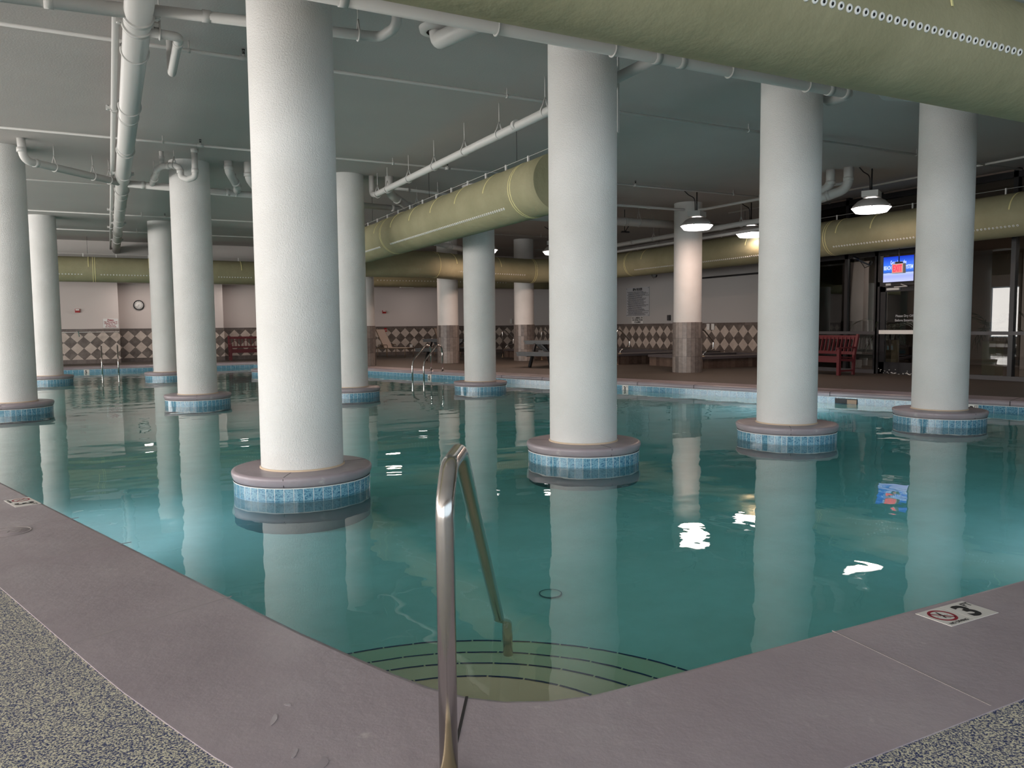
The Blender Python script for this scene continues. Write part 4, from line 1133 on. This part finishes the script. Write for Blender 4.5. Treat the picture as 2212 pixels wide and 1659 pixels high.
mb = MB(); mb.box(-0.08, -0.03, -0.02, 0.30, 1.93, 1.98); mb.bar((-0.08, 0.10, 2.0), (-0.16, -0.28, 2.0), 0.02, 0.02); mb.bar((-0.16, -0.28, 2.0), (-0.05, -0.05, 2.06), 0.02, 0.02); mb.box(-0.07, -0.04, 0.2, 0.33, 2.04, 2.09)
obj('door_closer', mb, 'white_metal', d)
# paint scrapes at the door foot
mb = MB(); rn = random.Random(5)
for k in range(26):
    y = rn.uniform(-0.45, 0.48); z = rn.choice((rn.uniform(.01, .05), rn.uniform(.02, .12)))
    mb.box(-0.032, -0.0305, y, y + rn.uniform(.01, .05), z, z + rn.uniform(.004, .014))
obj('paint_chips', mb, 'plate', dl, kind='stuff')
# television
t = thing('television', 'wall television above the glass door showing a blue beach picture', 'television', (14.50, 4.98, 2.40))
me = MB(); me.v = [Vector((-0.022, 0.38, -0.285)), Vector((-0.022, -0.38, -0.285)), Vector((-0.022, -0.38, 0.285)), Vector((-0.022, 0.38, 0.285))]
me.face((0, 1, 2, 3), [(0, 0), (1, 0), (1, 1), (0, 1)])
obj('screen', me, 'tv', t)
obj('tv_case', MB().box(-0.02, 0.05, -0.39, 0.39, -0.30, 0.30), 'black_metal', t)
text('screen_text', 'Get to know the', 0.125, 'tv_text', frame((-0.024, 0, 0.145), (0, -1, 0), (0, 0, 1)), t, bold=0.001, width=0.40)
text('screen_text', 'BEACH WARNING SYSTEM', 0.125, 'tv_text', frame((-0.024, 0, 0.03), (0, -1, 0), (0, 0, 1)), t, bold=0.002, width=0.73)
# exit sign hanging on a pole
t = thing('exit_sign', 'red glowing exit sign hanging on a black pole in front of the television', 'exit sign', (13.45, 4.22, 2.33))
obj('sign_case', MB().box(-0.03, 0.06, -0.13, 0.13, -0.10, 0.10), 'white_metal', t)
obj('sign_face', MB().box(-0.034, -0.03, -0.115, 0.115, -0.085, 0.085), 'exit_face', t)
text('lettering', 'EXIT', 0.19, 'exit', frame((-0.036, 0, -0.005), (0, -1, 0), (0, 0, 1)), t, bold=0.003, width=0.205)
obj('sign_pole', MB().tube([(0.015, 0, 0.13), (0.015, 0, 0.42)], 0.011, 8).box(-0.03, 0.06, -0.06, 0.06, 0.10, 0.14), 'black_metal', t)
# security cameras
for loc, lab, s_ in (((14.35, 5.85, 2.62), 'black security camera on a bracket left of the television', 1.0), ((13.65, 12.9, 2.74), 'small black security camera under the elbow of the olive duct', 0.7)):
    t = thing('security_camera', lab, 'camera', loc); t.scale = (s_, s_, s_)
    obj('camera_body', MB().tube([(-0.12, 0.16, 0.12), (-0.02, 0.06, 0.05)], 0.045, 12), 'black_metal', t)
    obj('camera_bracket', MB().bar((-0.03, 0.07, 0.05), (0.15, -0.1, -0.08), 0.035, 0.035).bar((0.15, -0.1, -0.08), (0.2, -0.1, 0.0), 0.05, 0.05).tube([(0, 0.02, 0), (0.05, -0.05, -0.14), (0.2, -0.1, -0.08)], 0.01, 6), 'black_metal', t)

# ------------------------------------------------------------------ lobby beyond the glass
mb = MB(); mb.box(14.66, 24.5, -10, 7.4, -0.05, -0.003); mb.box(16.5, 24.5, 7.4, 14, -0.05, -0.003)
struct('floor_lobby', mb, 'lobby_floor')
struct('ceiling_lobby', MB().box(14.9, 24.5, -10, 7.4, 3.0, 3.1).box(16.5, 24.5, 7.4, 14, 3.0, 3.1), 'lobby_wall')
struct('ceiling_lobby_upper', MB().box(14.68, 14.9, -10, 7.4, 2.9, 4.2), 'lobby_wall')
mb = MB(); mb.box(24.4, 24.5, -10, 7.7, 0, 3.0); mb.box(24.4, 24.5, 9.3, 14, 0, 3.0); mb.box(24.4, 24.5, 7.7, 9.3, 2.62, 3.0); mb.box(16.5, 24.4, 13.9, 14, 0, 3.0); mb.box(14.66, 24.4, -10, -9.9, 0, 3)
struct('wall_lobby', mb, 'lobby_wall')
mb = MB(); mb.box(18.6, 19.8, 3.5, 4.6, 0, 3.0); mb.box(17.2, 17.35, 7.4, 14, 0, 3.0); mb.box(17.2, 20, 9.5, 9.65, 0, 3.0)
struct('wall_lobby_pillar', mb, 'wall')
t = thing('elevator_door', 'tall steel elevator doors inside the lobby behind the glass', 'door', (19.9, 7.2, 0))
obj('door_panel', MB().box(0, 0.04, -0.5, -0.01, 0, 2.2), 'lobby_door', t); obj('door_panel', MB().box(0, 0.04, 0.01, 0.5, 0, 2.2), 'lobby_door', t)
struct('wall_lobby_recess', MB().box(19.96, 20.1, 5.4, 7.72, 0, 3.0), 'lobby_wall')
# lobby window with a deck chair outside
w4 = bpy.data.objects.new('window_4', None); C.objects.link(w4); w4.location = (24.4, 8.5, 0); w4['kind'] = 'structure'
mb = MB(); mb.box(-0.03, 0.03, -0.82, -0.76, 0, 2.62); mb.box(-0.03, 0.03, 0.76, 0.82, 0, 2.62); mb.box(-0.03, 0.03, -0.8, 0.8, 2.25, 2.30); mb.box(-0.03, 0.03, -0.8, 0.8, 0.0, 0.25); mb.box(-0.03, 0.03, -0.02, 0.02, 0, 2.62)
obj('window_frame', mb, 'grey_wood', w4)
obj('roller_blind', MB().box(-0.06, -0.05, -0.8, 0.8, 1.95, 2.4), 'planter', w4)
chaise_out = chaise('lounge chair outside the lobby window, seen through the glass wall', (26.3, 9.4, 0.0), 1.2, 40)
struct('floor_terrace', MB().box(24.5, 60, -10, 40, -0.06, -0.01), 'plate')
t = thing('lobby_table', 'low grey table inside the lobby by the right edge of the photo', 'table', (16.3, 2.4, 0))
obj('table_top', MB().box(-0.3, 0.3, -0.45, 0.45, 0.42, 0.48), 'grey_wood', t)
for x in (-.26, .26):
    for y in (-.4, .4): obj('leg', MB().box(x - .03, x + .03, y - .03, y + .03, 0, .42), 'grey_wood', t)
# palms in square planters
def palm(label, loc, seed, H=1.0, fronds=11):
    rn = random.Random(seed)
    t = thing('potted_palm', label, 'potted plant', loc, group='palms in tall cream planters behind the glass')
    obj('planter', MB().prism([(-0.14, -0.14), (0.14, -0.14), (0.14, 0.14), (-0.14, 0.14)], 0, 0.78), 'planter', t)
    obj('soil', MB().box(-0.125, 0.125, -0.125, 0.125, 0.78, 0.785), 'dark', t)
    obj('trunk', MB().tube([(0, 0, 0.78), (0.01, 0.01, 1.0), (0.0, 0.0, 1.15)], 0.018, 8), 'leaf', t)
    for k in range(fronds):
        a = k * 2.4 + rn.uniform(-.2, .2); L = rn.uniform(0.55, 0.9) * H; up = rn.uniform(0.35, 1.1)
        pts = []
        for q in range(9):
            s_ = q / 8
            pts.append(Vector((math.cos(a) * L * s_ * .8, math.sin(a) * L * s_ * .8, 0.95 + up * s_ * 1.1 - 0.75 * s_ * s_)))
        mb = MB().tube(pts, 0.006, 5)
        for q in range(2, 9):
            p = pts[q]; d_ = (pts[q] - pts[q - 1]).normalized(); sd = d_.cross(Vector((0, 0, 1))).normalized()
            for s2 in (-1, 1):
                tip = p + sd * s2 * 0.20 * (1.15 - q / 9) + d_ * 0.14 + Vector((0, 0, -0.06))
                b = len(mb.v); e = d_ * 0.016; hgt = Vector((0, 0, 0.004))
                mb.v += [p - e, p + e, p.lerp(tip, .5) + e * 1.2, tip, p.lerp(tip, .5) - e * .8]
                mb.face((b, b + 1, b + 2, b + 3, b + 4))
        obj('frond', mb, 'leaf', t)
palm('palm in a tall cream planter behind the glass left of the door', (15.12, 5.62, 0), 2, 1.15)
palm('palm in a tall cream planter behind the glass right of the fourth front column', (15.15, 3.20, 0), 5, 1.0)
palm('palm in the lobby seen through the glass of the door', (15.75, 5.05, 0), 9, 1.0)
for (u, v) in ((18.0, 2.0),): 
    area('lobby_light', (u, v, 2.95), (0, 0, 0), 1.5, 1.5, 60, (1.0, 0.85, 0.75))
area('lobby_light', (16.0, 5.5, 2.9), (0, 0, 0), 1.0, 1.0, 30, (1.0, 0.9, 0.85))

# ------------------------------------------------------------------ depth markers
def marker(label, loc, rz):
    t = thing('depth_marker', label, 'depth marker', loc, rz=rz)
    for x in (-0.076, 0.076): obj('tile', MB().box(x - 0.0745, x + 0.0745, -0.076, 0.076, 0, 0.0015), 'marker', t)
    z = 0.0022
    ring = MB()
    nseg = 40
    for k in range(nseg):
        a = 2 * PI * k / nseg
        for r in (0.043, 0.055): ring.v.append(Vector((-0.078 + r * math.cos(a), 0.010 + r * math.sin(a), z)))
    for k in range(nseg): ring.face((2 * k, 2 * k + 1, (2 * k + 3) % (2 * nseg), (2 * k + 2) % (2 * nseg)))
    d0 = Vector((-0.078 - 0.034, 0.010 + 0.034, z)); d1 = Vector((-0.078 + 0.034, 0.010 - 0.034, z)); sd = Vector((0.003, 0.003, 0))
    b = len(ring.v); ring.v += [d0 - sd, d1 - sd, d1 + sd, d0 + sd]; ring.face((b, b + 1, b + 2, b + 3))
    obj('prohibition_ring', ring, 'ink_red', t)
    man = MB(); cx, cy = -0.078, 0.010
    for poly in ([(0.004, 0.034), (0.010, 0.034), (0.006, 0.010), (0.0, 0.002), (-0.006, 0.004)], [(0.0, 0.004), (0.006, 0.008), (-0.004, -0.018), (-0.012, -0.026), (-0.012, -0.014)], [(-0.010, -0.012), (-0.004, -0.016), (0.012, -0.030), (0.008, -0.032)]):
        b = len(man.v); man.v += [Vector((cx + x, cy + y, z + 0.0002)) for x, y in poly]; man.face(range(b, b + len(poly)))
    for k in range(5): man.box(cx - 0.034 + k * 0.014, cx - 0.026 + k * 0.014, cy - 0.003, cy - 0.0015, z, z + 0.0003)
    obj('diver_pictogram', man, 'ink', t)
    text('lettering', 'NO DIVING', 0.021, 'ink', frame((-0.078, -0.060, z), (1, 0, 0), (0, 1, 0)), t, bold=0.0004, ext=0.0002)
    text('lettering', '3', 0.150, 'ink', frame((0.062, -0.008, z), (1, 0, 0), (0, 1, 0)), t, bold=0.005, ext=0.0002)
    text('lettering', 'FT', 0.046, 'ink', frame((0.122, 0.040, z), (1, 0, 0), (0, 1, 0)), t, bold=0.0006, ext=0.0002)
    return t
t = marker('white three foot no diving marker on the coping at the right', (1.573, -4.845, 0.0), 0.0)
t = marker('white three foot no diving marker on the coping at the left edge', (-2.00, -0.50, 0.0), math.radians(-71.5) )
def wl_marker(label, body, x, y, ang, sz=0.12):
    t = thing('waterline_marker', label, 'depth marker', (x, y, -0.165), rz=ang)
    obj('tile', MB().box(-0.076, 0.076, -0.006, 0.0, -0.076, 0.076), 'marker', t)
    text('lettering', body[0], sz, 'ink', frame((-0.015, -0.0075, 0.002), (1, 0, 0), (0, 0, 1)), t, bold=0.004)
    if len(body) > 1: text('lettering', body[1:], sz * .38, 'ink', frame((0.045, -0.0075, 0.045), (1, 0, 0), (0, 0, 1)), t)
dg = math.atan2(0.9493, -0.3142)
wl_marker('five foot tile on the back waterline at the left', "5'", -2.12, 22.40, 0)
def on_diag(y): return 10.6 - 0.331 * y
for y, body, lab in ((-0.12 + 0.0, '3FT', 'three foot tile on the waterline at the right edge of the photo'), (6.86, '3\u00bd', 'waterline tile reading three and a half beside the column near the handrail'), (13.05, '4', 'waterline tile behind the far ladder')):
    if y == -0.12: 
        wl_marker(lab, body, on_diag(0.62) + 0.0, 0.62, dg - PI)
    else:
        wl_marker(lab, body, on_diag(y), y, dg - PI)
# skimmer opening in the far tile band
t = thing('pool_skimmer', 'dark skimmer opening in the tile band between the two right columns', 'skimmer', (on_diag(2.45), 2.45, -0.17), rz=dg - PI)
obj('skimmer_mouth', MB().box(-0.19, 0.19, -0.012, 0.0, -0.075, 0.06), 'ink', t)
obj('skimmer_flap', MB().box(0.02, 0.18, -0.02, -0.012, -0.07, 0.045), 'bronze', t)
# skimmer lid in the coping on the left
t = thing('skimmer_lid', 'round scuffed lid set in the coping at the left edge', 'lid', (-1.99, -1.40, 0.0))
obj('lid_disc', MB().lathe([(0.001, 0.002), (0.105, 0.002), (0.108, 0.0)], 40), 'coping', t)
obj('lid_rim', MB().lathe([(0.108, 0.0005), (0.108, 0.003), (0.114, 0.003), (0.115, 0.0005)], 40), 'joint_light', t)
mb = MB()
for p, q in (((-.06, -.03), (.05, -.04)), ((-.06, -.03), (-.05, .03)), ((-.05, .03), (.06, .035)), ((.06, .035), (.05, -.04)), ((-.01, -.02), (0, .02)), ((0, .02), (.03, .0))): mb.bar((*p, 0.0026), (*q, 0.0026), 0.006, 0.001)
obj('lid_scuffs', mb, 'joint_light', t)

# underwater lights on the pool walls
def pool_light(label, loc, d, power):
    t = thing('pool_light', label, 'light', loc)
    d = Vector(d).normalized(); rot = d.to_track_quat('Z', 'Y')
    o = obj('light_lens', MB().lathe([(0.001, 0.03), (0.09, 0.025), (0.11, 0.0)], 24), 'lens_pool', t); o.rotation_mode = 'QUATERNION'; o.rotation_quaternion = rot
    l = bpy.data.lights.new('pool_light_beam', 'AREA'); l.shape = 'DISK'; l.size = 0.22; l.energy = power; l.color = (1.0, 0.72, 0.92)
    lo = bpy.data.objects.new('pool_light_beam', l); C.objects.link(lo); lo.location = Vector(loc) + d * 0.05
    lo.rotation_mode = 'QUATERNION'; lo.rotation_quaternion = (-d).to_track_quat('Z', 'Y')
pool_light('glowing underwater light on the near left pool wall', (-2.10, -0.05, -0.62), (0.95, 0.33, -0.15), 36)
pool_light('glowing underwater light on the far pool wall beside the third front column', (on_diag(3.3) - 0.01, 3.3, -0.5), (-0.95, -0.33, -0.1), 30)
pool_light('glowing underwater light on the right near pool wall', (4.6, -4.70, -0.62), (0.0, 1.0, -0.15), 14)

# wet footprints on the coping
M['wet'] = mat('wet_coping', (0.30, 0.255, 0.275), 0.08, spec=0.6)
def blob(label, loc, rz, polys, z=0.0012):
    t = thing('wet_footprint', label, 'puddle', loc, rz=rz)
    for p in polys:
        mb = MB(); k = len(p); pts = []
        for i in range(k):   # round the outline
            a, b, c = Vector(p[i - 1]), Vector(p[i]), Vector(p[(i + 1) % k])
            for q in range(4):
                f = q / 4; pts.append(tuple(((a + b) / 2) * (1 - f) ** 2 + b * 2 * f * (1 - f) + ((b + c) / 2) * f ** 2))
        mb.prism(pts, 0.0002, z)
        obj('water_film', mb, 'wet', t)
heel = [(-0.045, -0.01), (-0.03, -0.04), (0.01, -0.045), (0.04, -0.02), (0.035, 0.02), (0.02, -0.005), (-0.01, -0.015)]
toe = [(-0.04, 0.06), (-0.02, 0.09), (0.0, 0.10), (-0.01, 0.08), (-0.03, 0.055)]
blob('wet footprint on the coping at the bottom, left of the handrail foot', (-0.98, -4.70, 0), 0.2, [heel, toe])
blob('wet crescent mark on the coping left of the larger footprint', (-1.03, -4.42, 0), 1.0, [[(-0.04, 0), (0, 0.016), (0.05, 0.02), (0.02, -0.005)], [(0.09, -0.02), (0.10, 0.02), (0.115, 0.0)]])
